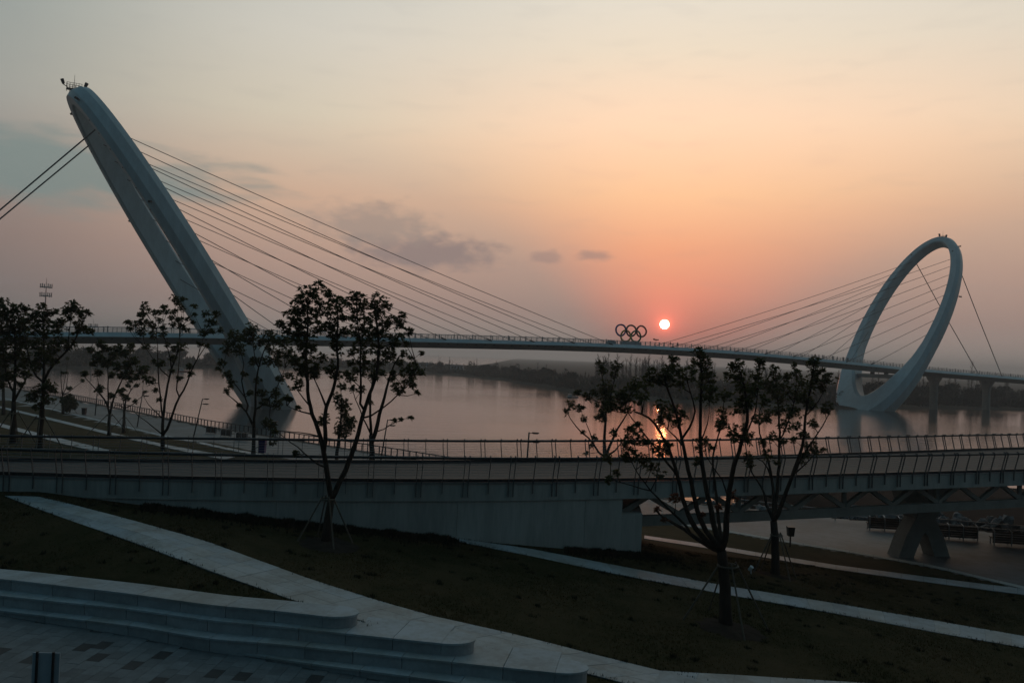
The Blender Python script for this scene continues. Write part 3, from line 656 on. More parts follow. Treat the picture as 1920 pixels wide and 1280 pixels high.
steps(0, .55, 1.0); steps(1, .55, 1.6); steps(2, .55, 1.6); steps(3, 0, 1.6)

pl = empty('plaza', (-9, 20, 7.0), kind='structure')
m = MB(); X0, X1 = -26.0, 4.5
m.add([(X0, 10, plaza_z(X0) - .02), (X1, 10, plaza_z(X1) - .02), (X1, 27, plaza_z(X1) - .02), (X0, 29, plaza_z(X0) - .02)], [(0, 1, 2, 3)]); m.build('bedding', MT['joint'], pl)
ta = R_(-4); tu = np.array([math.cos(ta), math.sin(ta)]); tv = np.array([-math.sin(ta), math.cos(ta)]); tw, th_ = .37, .58; cnt = 0
o0 = np.array([-16.2, 24.2]); DARK = [(x / 2.743, 1040 + y / 2.743) for x, y in ((145, 395), (272, 395), (428, 455), (550, 455), (728, 475), (840, 515), (175, 525), (372, 545), (505, 540), (693, 562), (1077, 605), (1270, 625), (800, 645), (0, 500), (1640, 640))]
for i in range(-8, 40):
    for j in range(-6, 16):
        c_ = o0 + tu * (i * tw) - tv * ((j + .5 * (i % 2)) * th_)
        if c_[1] > nose_y(2, c_[0]) + .1 and c_[0] < -8.2: continue
        if c_[0] >= -8.2 and c_[1] > nose_y(3, c_[0]) + .1: continue
        p_ = proj(np.r_[c_, plaza_z(c_[0])])
        if p_[1] > 1296 or p_[0] < -30 or cnt >= 298 or c_[1] < 15: continue
        cnt += 1; m = MB(); q = [c_ + tu * (a * (tw / 2 - .004)) + tv * (b_ * (th_ / 2 - .004)) for a, b_ in ((-1, -1), (1, -1), (1, 1), (-1, 1))]; dz = random.uniform(-.003, .003)
        zz = np.array([plaza_z(p[0]) for p in q]) + dz; m.prism([tuple(p) for p in q], zz - .05, zz); m.build('paving_tile', MT['tile_dark' if min(abs(p_[0] - x) * .65 + abs(p_[1] - y) for x, y in DARK) < 8 else 'tile'], pl)
# information board, seen from behind, at the lower left corner
pb = at_z(84, 1292, plaza_z(-11) + .2)[:2]; sg = empty('sign_board', (*pb, plaza_z(pb[0])), 'grey sign board on two dark posts, seen from behind at the plaza edge', 'sign')
m = MB(); m.box((pb[0], pb[1], plaza_z(pb[0]) + .55), (.62, .03, 1.05), R_(4)); m.build('panel', MT['board'], sg)
for d in (-.19, .19):
    m = MB(); m.box((pb[0] + d, pb[1] - .055, plaza_z(pb[0]) + .555), (.04, .06, 1.12), R_(4)); m.build('post', MT['black'], sg)

# ------------------------------------------------------------------ trees
def leaf_fan(P, N, size, nl, up):
    """a whorl of leaves round a shoot tip: nl drooping two-part leaves"""
    ax_ = np.array([RNG.normal() * .5, RNG.normal() * .5, up]); ax_ /= np.linalg.norm(ax_)
    ref = np.array([1.0, 0, 0]) if abs(ax_[0]) < .8 else np.array([0, 1.0, 0]); u = np.cross(ax_, ref); u /= np.linalg.norm(u); w = np.cross(ax_, u)
    a = RNG.uniform(0, 2 * np.pi, nl); op = RNG.uniform(.25, 1.5, nl); ln = size * RNG.uniform(.7, 1.2, nl); wd = ln * RNG.uniform(.32, .42, nl)
    d = (u[None] * np.cos(a)[:, None] + w[None] * np.sin(a)[:, None]) * np.sin(op)[:, None] + ax_[None] * np.cos(op)[:, None]
    side = np.cross(d, ax_[None] + RNG.normal(size=(nl, 3)) * .3); side /= np.linalg.norm(side, axis=1)[:, None] + 1e-6
    mid = P + d * (ln * .5)[:, None]; tip = P + d * ln[:, None] - np.array([0, 0, 1]) * (ln * .28)[:, None]
    base = P + d * (ln * .05)[:, None]
    V = np.stack([base, mid + side * (wd / 2)[:, None], tip, mid - side * (wd / 2)[:, None]], 1)
    return V
def tree(name, label, Y, stems, clumps, sc, org, base=None, leaf=.17, dens=1.0, young=(), group=None, spread=.55):
    """stems: (width_px, [points]); clumps: (x, y, r) - all measured on an enlarged crop (sc, org) of the photograph"""
    f = lambda p: (org[0] + p[0] / sc, org[1] + p[1] / sc)
    b = f(stems[0][1][0])
    if Y is None: g0 = at_ground(*b); Y = g0[1]
    else: p = at_y(*b, Y); g0 = np.array([p[0], Y, float(ground(p[0], Y))])
    mpp = Y / F_PX
    root = empty(name, tuple(g0), label, 'tree', group)
    tm = MB(); nodes = []                                       # (px, py, depth)
    for k, (w, P) in enumerate(stems):
        q = np.array([f(p) for p in P], float)
        q = resample(q, n=max(4, int(arc(q)[-1] / 14)))
        q = smoothline(q, 1)
        q[1:-1] += RNG.normal(size=q[1:-1].shape) * .5
        if k == 0 or not nodes: d0 = 0.0
        else:
            nd = np.array(nodes); jn = np.argmin((nd[:, 0] - q[0, 0]) ** 2 + (nd[:, 1] - q[0, 1]) ** 2); d0 = nd[jn, 2]; q[0] = nd[jn, :2]
        h = (q[0, 1] - q[:, 1]) * mpp; run = np.abs(q[:, 0] - q[0, 0]) * mpp
        sl = 0 if k == 0 else RNG.uniform(-spread, spread)
        dep = d0 + sl * (np.maximum(h, 0) * .7 + run * .4)
        pts = [at_y(x, y, Y + d) for (x, y), d in zip(q, dep)]
        if k == 0: pts[0] = g0 - np.array([0, 0, .15]); 
        r0 = w / sc / 2 * mpp; r1 = max(.008, r0 * (.75 if k == 0 else .25)); rr = np.linspace(r0, r1, len(pts))
        if k == 0: rr[0] *= 1.25
        tm.tube(pts, rr, 8 if w > 15 else 6); nodes += [(x, y, d, 1) for (x, y), d in zip(q, dep)]
    nd = np.array(nodes); LV = []; YV = []
    cl = [(*f(c_), 1.26 * c_[2] / sc, 0) for c_ in clumps] + [(*f(c_), c_[2] / sc, 1) for c_ in young]
    for (x, y, r, yg) in cl:
        dd = (nd[:, 0] - x) ** 2 + (nd[:, 1] - (y + r * 1.0)) ** 2 * .8 + np.where(nd[:, 1] < y - r, 1e3, 0); j = int(np.argmin(dd)); dist = math.sqrt(max(dd[j], 1))
        dep = nd[j, 2] + RNG.uniform(-.5, .5) * min(dist, 60) * mpp * .8
        C_ = at_y(x, y, Y + dep); R = r * mpp
        S_ = at_y(nd[j, 0], nd[j, 1], Y + nd[j, 2])
        nr = max(3, int(dens * (7 + (R / .11) ** 2 * 1.9))); 
        # twigs from the limb to the shoots
        mid = (S_ + C_) / 2 + RNG.normal(size=3) * dist * mpp * .06 - np.array([0, 0, dist * mpp * .06])
        tm.tube([S_, mid, C_], [.02 + R * .02, .015, .008], 4, False)
        for i in range(nr):
            v = RNG.normal(size=3); v /= np.linalg.norm(v); rad = R * RNG.uniform(.1, 1.0) ** .5; P = C_ + v * rad * np.array([.95, .95, .9])
            (YV if yg else LV).append(leaf_fan(P, v, leaf * RNG.uniform(.8, 1.2), RNG.integers(8, 13), .9))
            if i % 3 == 0: tm.tube([C_ - np.array([0, 0, R * .4]), P], [.009, .005], 3, False)
    tm.build('trunk', MT['bark'], root, True)
    for VV, mt, nm in ((LV, 'leaf', 'crown'), (YV, 'young', 'young_leaves')):
        if not VV: continue
        V = np.concatenate(VV); n = len(V); V = V.reshape(-1, 3); k = np.arange(n)[:, None] * 4
        raw(nm, V, np.concatenate([k + np.array([[0, 1, 2]]), k + np.array([[0, 2, 3]])]), MT[mt], root)
    return root, g0, mpp
def brace(g0, h, r, label, n=4, ph=.4, tr=.14):
    """poles propping a newly planted tree"""
    o = empty('tree_brace', tuple(g0), label, 'tree support', 'wooden props under the trees')
    for i in range(n):
        a = ph + 2 * math.pi * i / n; f_ = g0 + np.array([math.cos(a) * r, math.sin(a) * r, 0]); f_[2] = float(ground(f_[0], f_[1])) - .1
        t_ = g0 + np.array([math.cos(a) * tr, math.sin(a) * tr, h]); m = MB(); m.tube([f_, t_ + (t_ - f_) * .03], .032, 6); m.build('pole', MT['wood'], o)
    m = MB(); m.tube([g0 + np.array([math.cos(a) * (tr + .04), math.sin(a) * (tr + .04), h - .06]) for a in np.linspace(0, 2 * math.pi, 13)], .035, 5); m.build('collar', MT['wood'], o)
def soil(g0, r):
    m = MB(); n = 22; c_ = (g0[0], g0[1], float(ground(g0[0], g0[1])) + .07); P = []
    for k in range(n):
        a = 2 * math.pi * k / n; q = r * random.uniform(.85, 1.12); x, y = g0[0] + q * math.cos(a), g0[1] + q * math.sin(a); P.append((x, y, float(ground(x, y)) + .012))
    Q = [((p[0] + c_[0]) / 2, (p[1] + c_[1]) / 2, (p[2] + c_[2]) / 2 + .035 + random.uniform(-.015, .015)) for p in P]
    m.add([c_] + Q + P, [(0, 1 + k, 1 + (k + 1) % n) for k in range(n)] + [(1 + k, 1 + n + k, 1 + n + (k + 1) % n, 1 + (k + 1) % n) for k in range(n)]); m.build('tree_pit', MT['soil'], None, kind='structure')

O1 = (500, 520)
t1, g1, _ = tree('broadleaf_tree', 'tall tree with forked dark trunk standing on the near lawn before the walkway wall', None, [
    (42, [(262, 1178), (272, 1080), (288, 985)]), (26, [(288, 985), (270, 880), (255, 770), (240, 700), (200, 600), (183, 520), (180, 440), (172, 330), (185, 220), (180, 120)]),
    (20, [(262, 760), (258, 600), (265, 575), (300, 490), (320, 400), (310, 300), (320, 180), (310, 110)]), (10, [(265, 575), (235, 500), (215, 450), (190, 420)]),
    (26, [(292, 985), (330, 900), (370, 810), (410, 690), (430, 600), (460, 520), (490, 430), (500, 320), (490, 200), (480, 110)]),
    (10, [(430, 635), (520, 580), (590, 520), (640, 450), (670, 400)]), (12, [(415, 600), (420, 470), (415, 400), (420, 300), (400, 180), (400, 90)]),
    (7, [(235, 715), (190, 690), (100, 685), (50, 680)]), (9, [(255, 858), (180, 790), (100, 725), (45, 685)]), (8, [(190, 610), (140, 595), (90, 570)]), (7, [(185, 570), (150, 520), (120, 470)])],
    [(230, 45, 22), (170, 80, 38), (215, 90, 30), (270, 75, 20), (155, 130, 35), (310, 110, 38), (365, 115, 20), (185, 180, 45), (110, 180, 28), (60, 212, 18), (85, 240, 15), (250, 140, 30), (295, 170, 35), (145, 220, 40), (225, 230, 30), (280, 220, 30),
     (345, 180, 15), (175, 280, 42), (130, 270, 25), (300, 260, 32), (355, 245, 18), (180, 330, 33), (310, 320, 28), (190, 400, 50), (245, 365, 22), (150, 420, 25), (285, 410, 30), (310, 440, 20), (120, 370, 20), (130, 480, 28), (215, 430, 25),
     (405, 90, 28), (420, 130, 30), (385, 170, 28), (500, 110, 38), (540, 130, 18), (480, 150, 25), (430, 200, 38), (500, 190, 36), (550, 200, 28), (600, 170, 12), (590, 210, 25), (630, 240, 22), (400, 240, 28), (460, 260, 42), (520, 250, 36),
     (580, 270, 28), (430, 310, 42), (380, 340, 18), (490, 320, 28), (545, 340, 28), (570, 300, 18), (620, 300, 13), (430, 380, 28), (380, 380, 13), (470, 440, 22), (370, 450, 18), (650, 410, 28), (620, 440, 34), (590, 490, 32), (640, 470, 24),
     (690, 425, 14), (560, 430, 13), (668, 516, 5), (250, 640, 26), (110, 545, 10), (85, 540, 8), (140, 580, 8), (130, 785, 9), (30, 690, 9)], 2.372, O1)
brace(g1, 1.75, 1.15, 'three bare wooden props round the forked tree by the walkway wall', 4, .5, .22); soil(g1 + np.array([.2, -.3, 0]), 1.2)
O2 = (1040, 640); s2 = 2.207
t2, g2, _ = tree('broadleaf_tree', 'many-stemmed tree nearest the camera with reddish young shoots among its limbs', None, [
    (54, [(708, 1172), (706, 1050), (700, 930), (690, 865)]), (26, [(690, 868), (620, 838), (570, 800), (500, 752), (455, 735), (420, 700)]), (26, [(685, 860), (625, 825), (570, 760), (530, 650), (515, 580), (480, 460), (440, 380), (390, 310), (330, 290)]),
    (24, [(690, 860), (620, 780), (590, 700), (560, 560), (530, 420), (510, 320), (470, 200), (455, 150)]), (26, [(695, 860), (660, 770), (640, 660), (610, 520), (600, 400), (605, 260), (610, 150), (600, 60)]),
    (18, [(698, 850), (680, 760), (665, 600), (650, 470), (680, 390), (690, 320)]), (28, [(705, 850), (710, 760), (720, 640), (740, 520), (770, 430), (800, 330), (790, 200), (770, 130)]), (10, [(540, 390), (590, 300), (560, 200), (540, 140)]),
    (12, [(515, 560), (440, 470), (370, 380), (310, 310), (290, 260)]), (12, [(570, 790), (480, 700), (400, 620), (350, 560), (320, 500)]), (8, [(530, 420), (480, 380), (440, 330)]), (8, [(720, 640), (690, 560), (640, 500), (610, 440)]),
    (8, [(770, 430), (830, 300), (840, 200), (850, 90)]), (9, [(480, 470), (420, 420), (330, 410)]), (7, [(400, 620), (300, 590), (230, 570)]), (7, [(600, 420), (640, 330), (640, 250)])],
    [(600, 50, 25), (600, 85, 28), (635, 95, 22), (490, 70, 18), (505, 110, 32), (460, 130, 30), (465, 170, 30), (545, 140, 35), (520, 180, 25), (610, 130, 30), (640, 160, 28), (620, 190, 30), (650, 200, 20), (395, 150, 32), (380, 190, 28), (425, 165, 15),
     (330, 175, 30), (320, 210, 30), (290, 225, 35), (260, 230, 28), (360, 240, 25), (290, 270, 35), (230, 280, 28), (480, 300, 40), (520, 300, 28), (440, 325, 25), (440, 260, 15), (500, 340, 20), (640, 240, 25), (600, 240, 20), (330, 400, 42),
     (300, 430, 28), (370, 420, 20), (320, 480, 28), (370, 490, 28), (400, 520, 25), (440, 440, 38), (465, 430, 20), (310, 370, 20), (610, 430, 32), (650, 440, 15), (590, 500, 20), (440, 550, 18), (230, 485, 22), (260, 545, 14), (225, 570, 15),
     (290, 480, 20), (690, 300, 25), (700, 340, 25), (690, 350, 25), (770, 380, 42), (800, 400, 24), (735, 385, 15), (700, 230, 33), (740, 110, 15), (760, 105, 22), (760, 150, 22), (720, 150, 18), (780, 180, 35), (800, 230, 38), (780, 260, 28),
     (750, 280, 22), (820, 200, 32), (830, 140, 24), (850, 80, 14), (850, 110, 16), (340, 350, 14)], s2, O2, young=[(500, 655, 26), (745, 640, 26), (455, 740, 9), (680, 690, 14), (425, 695, 9), (610, 720, 10)], leaf=.15)
brace(g2, 2.15, 1.65, 'four wooden props round the many-stemmed tree nearest the camera', 4, .15, .32); soil(g2 + np.array([.1, -.5, 0]), 1.15)
t3, g3, _ = tree('broadleaf_tree', 'multi-stemmed tree standing right beside the walkway, next to the small dark bin', None, [
    (38, [(912, 968), (912, 840), (912, 785), (906, 742)]), (14, [(905, 742), (880, 690), (860, 600), (810, 540), (790, 480)]), (16, [(905, 742), (905, 600), (880, 480), (840, 360), (850, 280)]), (18, [(912, 742), (920, 620), (930, 480), (930, 350), (920, 200), (910, 110)]),
    (20, [(915, 742), (950, 640), (990, 540), (1030, 420), (1040, 300), (1060, 180), (1075, 80)]), (12, [(945, 645), (1010, 500), (1060, 420), (1110, 350), (1140, 290)]), (8, [(990, 545), (1050, 500), (1080, 460)]), (8, [(930, 420), (970, 330), (1000, 200), (1000, 110)]),
    (8, [(900, 560), (850, 470), (800, 490)]), (7, [(1040, 310), (1100, 240), (1130, 170)])],
    [(910, 110, 16), (905, 150, 25), (990, 100, 14), (1000, 130, 22), (1075, 75, 18), (1065, 110, 25), (1080, 150, 26), (1060, 190, 25), (1110, 120, 10), (1130, 160, 26), (1100, 190, 18), (1020, 170, 28), (950, 150, 23), (960, 200, 35), (930, 240, 28),
     (1000, 230, 32), (1040, 240, 28), (900, 200, 32), (870, 180, 28), (870, 250, 28), (960, 290, 28), (920, 290, 22), (1060, 270, 22), (1000, 300, 26), (880, 310, 28), (840, 330, 24), (950, 350, 26), (1000, 350, 16), (1130, 275, 20), (1120, 290, 12),
     (1070, 340, 20), (1030, 390, 20), (990, 410, 13), (900, 400, 22), (860, 420, 18), (950, 420, 16), (880, 470, 22), (800, 480, 22), (810, 510, 18), (1060, 440, 23), (1080, 450, 18), (1040, 470, 18), (1110, 455, 10), (1020, 500, 13), (920, 500, 12)], s2, O2, leaf=.17)
brace(g3, 2.0, 1.25, 'wooden props round the tree beside the small dark bin', 4, .3, .24); soil(g3, .9)
t4, g4, _ = tree('broadleaf_tree', 'upright slender-stemmed tree behind the walkway, right of the forked tree', 51.0, [
    (26, [(470, 812), (466, 740), (464, 700)]), (15, [(464, 700), (458, 560), (470, 470), (480, 400)]), (20, [(468, 720), (490, 690), (500, 600), (530, 520), (550, 420), (590, 350)]), (6, [(490, 700), (530, 660), (590, 635), (635, 622)]), (8, [(466, 700), (430, 620), (400, 560), (370, 460)]), (6, [(540, 470), (620, 400), (680, 340)])],
    [(460, 560, 10), (640, 625, 9), (600, 634, 7), (570, 640, 6), (480, 420, 28), (540, 350, 28), (500, 380, 24), (430, 420, 22), (590, 380, 20), (350, 430, 18), (690, 340, 9), (610, 340, 15), (560, 450, 16), (385, 495, 16), (420, 500, 16), (395, 420, 18), (520, 430, 14), (640, 360, 9)], 2.372, O1, leaf=.19)
ev, g5, _ = tree('young_evergreen', 'small bushy young evergreen behind the walkway between two taller trees', 54.0, [
    (16, [(310, 815), (314, 760), (322, 700)]), (10, [(322, 700), (330, 620), (335, 560), (330, 500)])],
    [(345, 650, 36), (368, 640, 24), (320, 680, 22), (340, 600, 20), (330, 560, 28), (350, 570, 24), (310, 530, 14), (345, 700, 24), (335, 490, 18), (375, 670, 16)], 2.372, O1, leaf=.2)
t5, g6, _ = tree('broadleaf_tree', 'thin several-stemmed tree behind the walkway, left of the many-stemmed tree', 54.0, [
    (20, [(208, 505), (208, 470), (206, 430)]), (14, [(206, 430), (205, 380), (215, 300), (205, 200), (190, 110)]), (14, [(212, 470), (240, 400), (290, 310), (320, 260)]), (10, [(200, 490), (180, 460), (160, 410), (110, 380), (70, 330), (50, 290)]),
    (8, [(215, 300), (240, 180), (255, 110)]), (6, [(160, 415), (130, 330), (110, 290)]), (6, [(215, 260), (150, 240), (120, 220)]), (9, [(215, 480), (270, 440), (300, 380)])],
    [(185, 95, 16), (195, 120, 22), (255, 105, 22), (245, 140, 16), (215, 190, 30), (205, 220, 28), (230, 250, 26), (65, 260, 16), (50, 290, 12), (105, 280, 18), (120, 320, 12), (130, 225, 14), (160, 215, 12), (140, 240, 10), (100, 215, 10), (165, 400, 12), (120, 375, 8),
     (200, 320, 16), (175, 315, 10), (245, 380, 15), (150, 435, 8), (200, 270, 28), (190, 300, 18), (130, 465, 7), (90, 215, 8)], s2, O2, leaf=.19)
O6 = (380, 500); s6 = 3.369
t6, g7, _ = tree('broadleaf_tree', 'leafy tree in front of the foot of the near leaning pylon, behind the walkway', 56.0, [
    (28, [(318, 1215), (322, 1100), (325, 1015)]), (16, [(325, 1015), (290, 930), (240, 870), (150, 800)]), (18, [(325, 1010), (335, 800), (345, 650), (380, 540), (440, 440)]), (12, [(300, 930), (260, 800), (240, 700), (270, 600), (200, 470)]), (11, [(333, 900), (430, 830), (480, 740), (520, 640)]),
    (8, [(345, 660), (320, 520), (305, 410)]), (8, [(430, 830), (420, 930), (430, 1000)]), (7, [(260, 800), (190, 740), (130, 640)])],
    [(310, 400, 40), (200, 440, 40), (280, 450, 45), (350, 470, 45), (430, 450, 40), (510, 480, 42), (540, 550, 38), (460, 560, 40), (160, 510, 42), (230, 520, 42), (120, 610, 25), (100, 650, 12), (165, 680, 28), (180, 740, 26), (150, 790, 18), (330, 600, 33), (400, 600, 33),
     (470, 610, 28), (490, 710, 24), (540, 690, 22), (350, 720, 22), (300, 800, 18), (370, 800, 28), (460, 800, 32), (390, 860, 32), (470, 870, 38), (530, 830, 18), (410, 990, 36), (440, 1000, 24), (260, 680, 18), (230, 880, 12), (440, 1110, 18), (580, 590, 32), (420, 520, 28)], s6, O6, leaf=.2)
O7 = (140, 540); s7 = 3.763
t7, g8, _ = tree('broadleaf_tree', 'open-crowned tree with wide forked limbs left of the near leaning pylon', 50.0, [
    (36, [(622, 1185), (620, 1100), (622, 1035)]), (24, [(620, 1040), (618, 940), (632, 840), (650, 700), (690, 550), (740, 400), (740, 280)]), (20, [(625, 1045), (680, 930), (720, 790), (760, 740), (810, 640), (840, 530), (930, 400)]), (11, [(720, 790), (715, 700), (735, 560), (745, 430)]),
    (14, [(618, 920), (600, 740), (590, 600), (585, 400), (575, 290)]), (9, [(650, 640), (600, 570), (540, 480), (500, 420)]), (10, [(612, 1035), (540, 960), (450, 900), (400, 850)]), (9, [(605, 900), (530, 840), (490, 770)]), (9, [(690, 560), (650, 400), (620, 300)]), (7, [(850, 520), (900, 400), (910, 320)])],
    [(490, 130, 28), (500, 175, 32), (460, 190, 20), (570, 180, 32), (480, 240, 35), (440, 250, 26), (385, 245, 22), (380, 290, 20), (540, 260, 30), (480, 310, 33), (550, 330, 28), (600, 230, 20), (625, 280, 25), (630, 140, 18), (650, 170, 25), (705, 80, 25), (725, 110, 25), (765, 85, 18),
     (760, 150, 20), (700, 170, 20), (690, 210, 20), (740, 230, 26), (760, 280, 26), (800, 220, 17), (830, 245, 12), (840, 135, 18), (845, 190, 8), (690, 260, 18), (620, 330, 24), (790, 300, 14), (930, 180, 24), (1000, 190, 20), (940, 250, 26), (980, 240, 26), (910, 320, 26), (960, 310, 24),
     (1030, 300, 15), (500, 415, 26), (750, 410, 38), (700, 430, 18), (650, 400, 14), (880, 400, 18), (935, 415, 14), (690, 500, 28), (600, 535, 28), (560, 520, 14), (810, 560, 20), (815, 610, 16), (735, 640, 12), (680, 590, 14), (530, 660, 30), (490, 640, 18), (570, 720, 14), (600, 790, 11)], s7, O7, leaf=.19)
t8, g9, _ = tree('broadleaf_tree', 'medium tree by the promenade kerb with spreading low limbs', None, [
    (28, [(242, 1040), (247, 960), (248, 900)]), (16, [(248, 900), (235, 820), (180, 740), (130, 690), (80, 640)]), (16, [(249, 890), (265, 780), (310, 700), (350, 620), (380, 500)]), (12, [(240, 840), (230, 660), (240, 560), (190, 450)]), (7, [(180, 740), (150, 640), (160, 560)])],
    [(185, 400, 30), (110, 440, 22), (210, 430, 25), (160, 490, 33), (250, 430, 15), (310, 430, 28), (400, 420, 26), (350, 460, 32), (280, 480, 32), (210, 520, 32), (130, 540, 18), (160, 600, 28), (70, 610, 24), (240, 540, 28), (300, 560, 28), (370, 550, 32), (420, 520, 28), (260, 620, 18), (330, 620, 28), (390, 610, 26),
     (180, 715, 28), (255, 760, 20), (320, 740, 22), (480, 580, 36), (440, 630, 18)], s7, O7, leaf=.26)
brace(g9, 1.7, 1.7, 'props round the medium tree by the promenade kerb', 4, .5, .2)
t9, g10, _ = tree('broadleaf_tree', 'thin tree with long bare side limbs, behind the medium kerb tree', None, [
    (22, [(345, 1022), (348, 930), (350, 850)]), (13, [(350, 850), (350, 800), (380, 740), (440, 660)]), (9, [(350, 870), (420, 810), (510, 730)]), (9, [(348, 850), (300, 800), (270, 850)]), (7, [(350, 830), (330, 780), (340, 700)])],
    [(360, 780, 24), (430, 800, 14), (400, 650, 24), (380, 690, 15), (440, 690, 15), (500, 730, 7), (345, 720, 14)], s7, O7, leaf=.26)
brace(g10, 1.9, 1.8, 'props round the thin tree with long bare side limbs', 4, .2, .2)
O8 = (0, 540); s8 = 3.767
t10, g11, _ = tree('young_evergreen', 'small shrubby tree at the promenade edge with a bushy foot', None, [
    (16, [(445, 885), (442, 820), (440, 760)]), (7, [(440, 760), (432, 660), (430, 560)]), (7, [(446, 780), (490, 640), (470, 540)]), (7, [(450, 770), (490, 720), (550, 690), (590, 655)]), (5, [(440, 750), (460, 640), (480, 500)])],
    [(490, 810, 42), (470, 850, 28), (520, 830, 28), (450, 790, 22), (490, 770, 22), (585, 655, 10), (490, 710, 14), (440, 600, 6), (470, 600, 6), (475, 500, 8)], s8, O8, leaf=.3)
brace(g11, 2.2, 2.0, 'props round the small shrubby tree at the promenade edge', 4, .6, .2)
t11, g12, _ = tree('broadleaf_tree', 'dense dark tree at the left with one limb reaching over the water', None, [
    (44, [(273, 1142), (285, 1000), (298, 850)]), (28, [(298, 850), (310, 700), (315, 500), (310, 350), (300, 180)]), (20, [(308, 640), (380, 530), (460, 460), (530, 380), (560, 300), (610, 180)]), (9, [(470, 450), (490, 330), (500, 230), (500, 150)]), (16, [(302, 680), (240, 600), (200, 500), (170, 300)])],
    [(500, 140, 46), (470, 170, 32), (540, 160, 32), (490, 215, 18), (620, 180, 22), (570, 200, 28), (560, 260, 30), (600, 300, 28), (540, 310, 28), (640, 310, 18), (285, 135, 28), (240, 180, 30), (340, 180, 35), (390, 170, 20), (300, 220, 45), (230, 230, 40), (350, 260, 35), (410, 250, 33), (430, 235, 20), (400, 310, 28),
     (250, 300, 45), (330, 340, 40), (420, 380, 38), (380, 430, 45), (260, 400, 50), (300, 480, 50), (360, 510, 42), (250, 550, 42), (340, 680, 40), (300, 720, 45), (230, 770, 45), (340, 800, 38), (260, 840, 30), (370, 720, 28), (480, 420, 26), (520, 400, 18)], s8, O8, leaf=.2)
brace(g12, 1.7, 1.2, 'props round the dense dark tree at the left', 4, .4, .2)
t12, g13, _ = tree('broadleaf_tree', 'dense dark tree at the left picture edge', None, [
    (40, [(90, 1095), (94, 980), (98, 800)]), (26, [(98, 800), (105, 640), (110, 500), (100, 300)]), (18, [(100, 790), (180, 660), (230, 520)]), (16, [(97, 760), (40, 600), (20, 400)])],
    [(20, 100, 30), (25, 150, 35), (10, 220, 40), (80, 150, 42), (150, 150, 33), (190, 145, 23), (60, 200, 45), (130, 210, 45), (170, 250, 38), (100, 280, 50), (30, 300, 50), (150, 320, 48), (70, 380, 52), (160, 400, 48), (20, 420, 50), (110, 470, 52), (180, 500, 42), (50, 520, 48), (150, 580, 42), (90, 620, 42), (30, 640, 36), (190, 620, 26), (140, 680, 22), (10, 700, 28), (-30, 300, 60), (-40, 450, 60), (-40, 180, 45)], s8, O8, leaf=.2)
brace(g13, 1.7, 1.2, 'props round the dense tree at the picture edge', 4, .3, .2)
t13, g14, _ = tree('broadleaf_tree', 'slim tree with a dark straight trunk far left, behind the dense pair', None, [(24, [(24, 895), (26, 800), (24, 700)]), (14, [(24, 700), (20, 560), (30, 420)])],
    [(10, 560, 36), (40, 600, 30), (20, 640, 28), (30, 500, 32), (-20, 520, 40)], s8, O8, leaf=.26)

# ------------------------------------------------------------------ ground cover and grass
def tufts(n, X, Y, h, w, mt, name, nb=3, **kw):
    k = len(X); z = ground(X, Y)
    a = RNG.uniform(0, 2 * np.pi, (k, nb)); hh = h * RNG.uniform(.5, 1.2, (k, nb)); ln = RNG.uniform(.1, .8, (k, nb)) * hh
    bx = X[:, None] + RNG.normal(size=(k, nb)) * w * 1.5; by = Y[:, None] + RNG.normal(size=(k, nb)) * w * 1.5; bz = np.repeat(z[:, None], nb, 1) - .02
    sx, sy = np.cos(a + 1.57) * w, np.sin(a + 1.57) * w
    V = np.stack([np.stack([bx - sx, by - sy, bz], -1), np.stack([bx + sx, by + sy, bz], -1), np.stack([bx + np.cos(a) * ln, by + np.sin(a) * ln, bz + hh], -1)], 2).reshape(-1, 3)
    return raw(name, V, np.arange(len(V)).reshape(-1, 3), MT[mt], **kw)
def inpoly(X, Y, P):
    P = np.array(P); r = np.zeros(len(X), bool); n = len(P)
    for i in range(n):
        (x0, y0), (x1, y1) = P[i - 1], P[i]
        with np.errstate(divide='ignore', invalid='ignore'): c_ = ((y0 > Y) != (y1 > Y)) & (X < (x1 - x0) * (Y - y0) / (y1 - y0) + x0)
        r ^= c_
    return r
nG = 190000; Y = 16 + 32 * np.sqrt(RNG.uniform(0, 1, nG)); X = (RNG.uniform(-.68, .68, nG)) * Y
polys = [[at_ground(*p)[:2] for p in L1] + [at_ground(*p)[:2] for p in R1[::-1]],
         [at_ground(*p)[:2] for p in [(1239, 1258.5), (1580, 1279), (1760, 1292), (1960, 1330), (1960, 1400), (1100, 1400), (1150, 1270)]],
         [at_ground(*p)[:2] for p in [(827, 1006), (990, 1028.5), (1160, 1061.5), (1350, 1097), (1556, 1130), (1925, 1194), (2050, 1216), (2050, 1240), (1925, 1216), (1556, 1149), (1350, 1113), (1160, 1078), (998, 1043.5), (848, 1013.5)]],
         [at_ground(*p)[:2] for p in [(1208, 1004), (1366, 1027), (1556, 1058), (1740, 1082), (1925, 1105), (2050, 1120), (2050, 1132), (1925, 1116), (1740, 1092), (1556, 1066), (1366, 1034), (1208, 1010)]]]
ok = (Y < Ype(X) - .4) & (Y < np.interp(X, kn[:, 0], kn[:, 1]) + np.where(X > 5, 4, -.1))
for P in polys: ok &= ~inpoly(X, Y, P)
ok &= ~((X < -3.9) & (Y < nose_y(0, X) + 1.05)); ok &= ~((X < TIP3 + 1.2) & (X > -5) & (Y < nose_y(2, X) + 1.0))
for g_ in (g1, g2, g3): ok &= (X - g_[0] - .1) ** 2 + (Y - g_[1] + .4) ** 2 > 1.0
X, Y = X[ok], Y[ok]
tufts(0, X, Y, .07, .012, 'blade', 'grass', 3, kind='stuff')
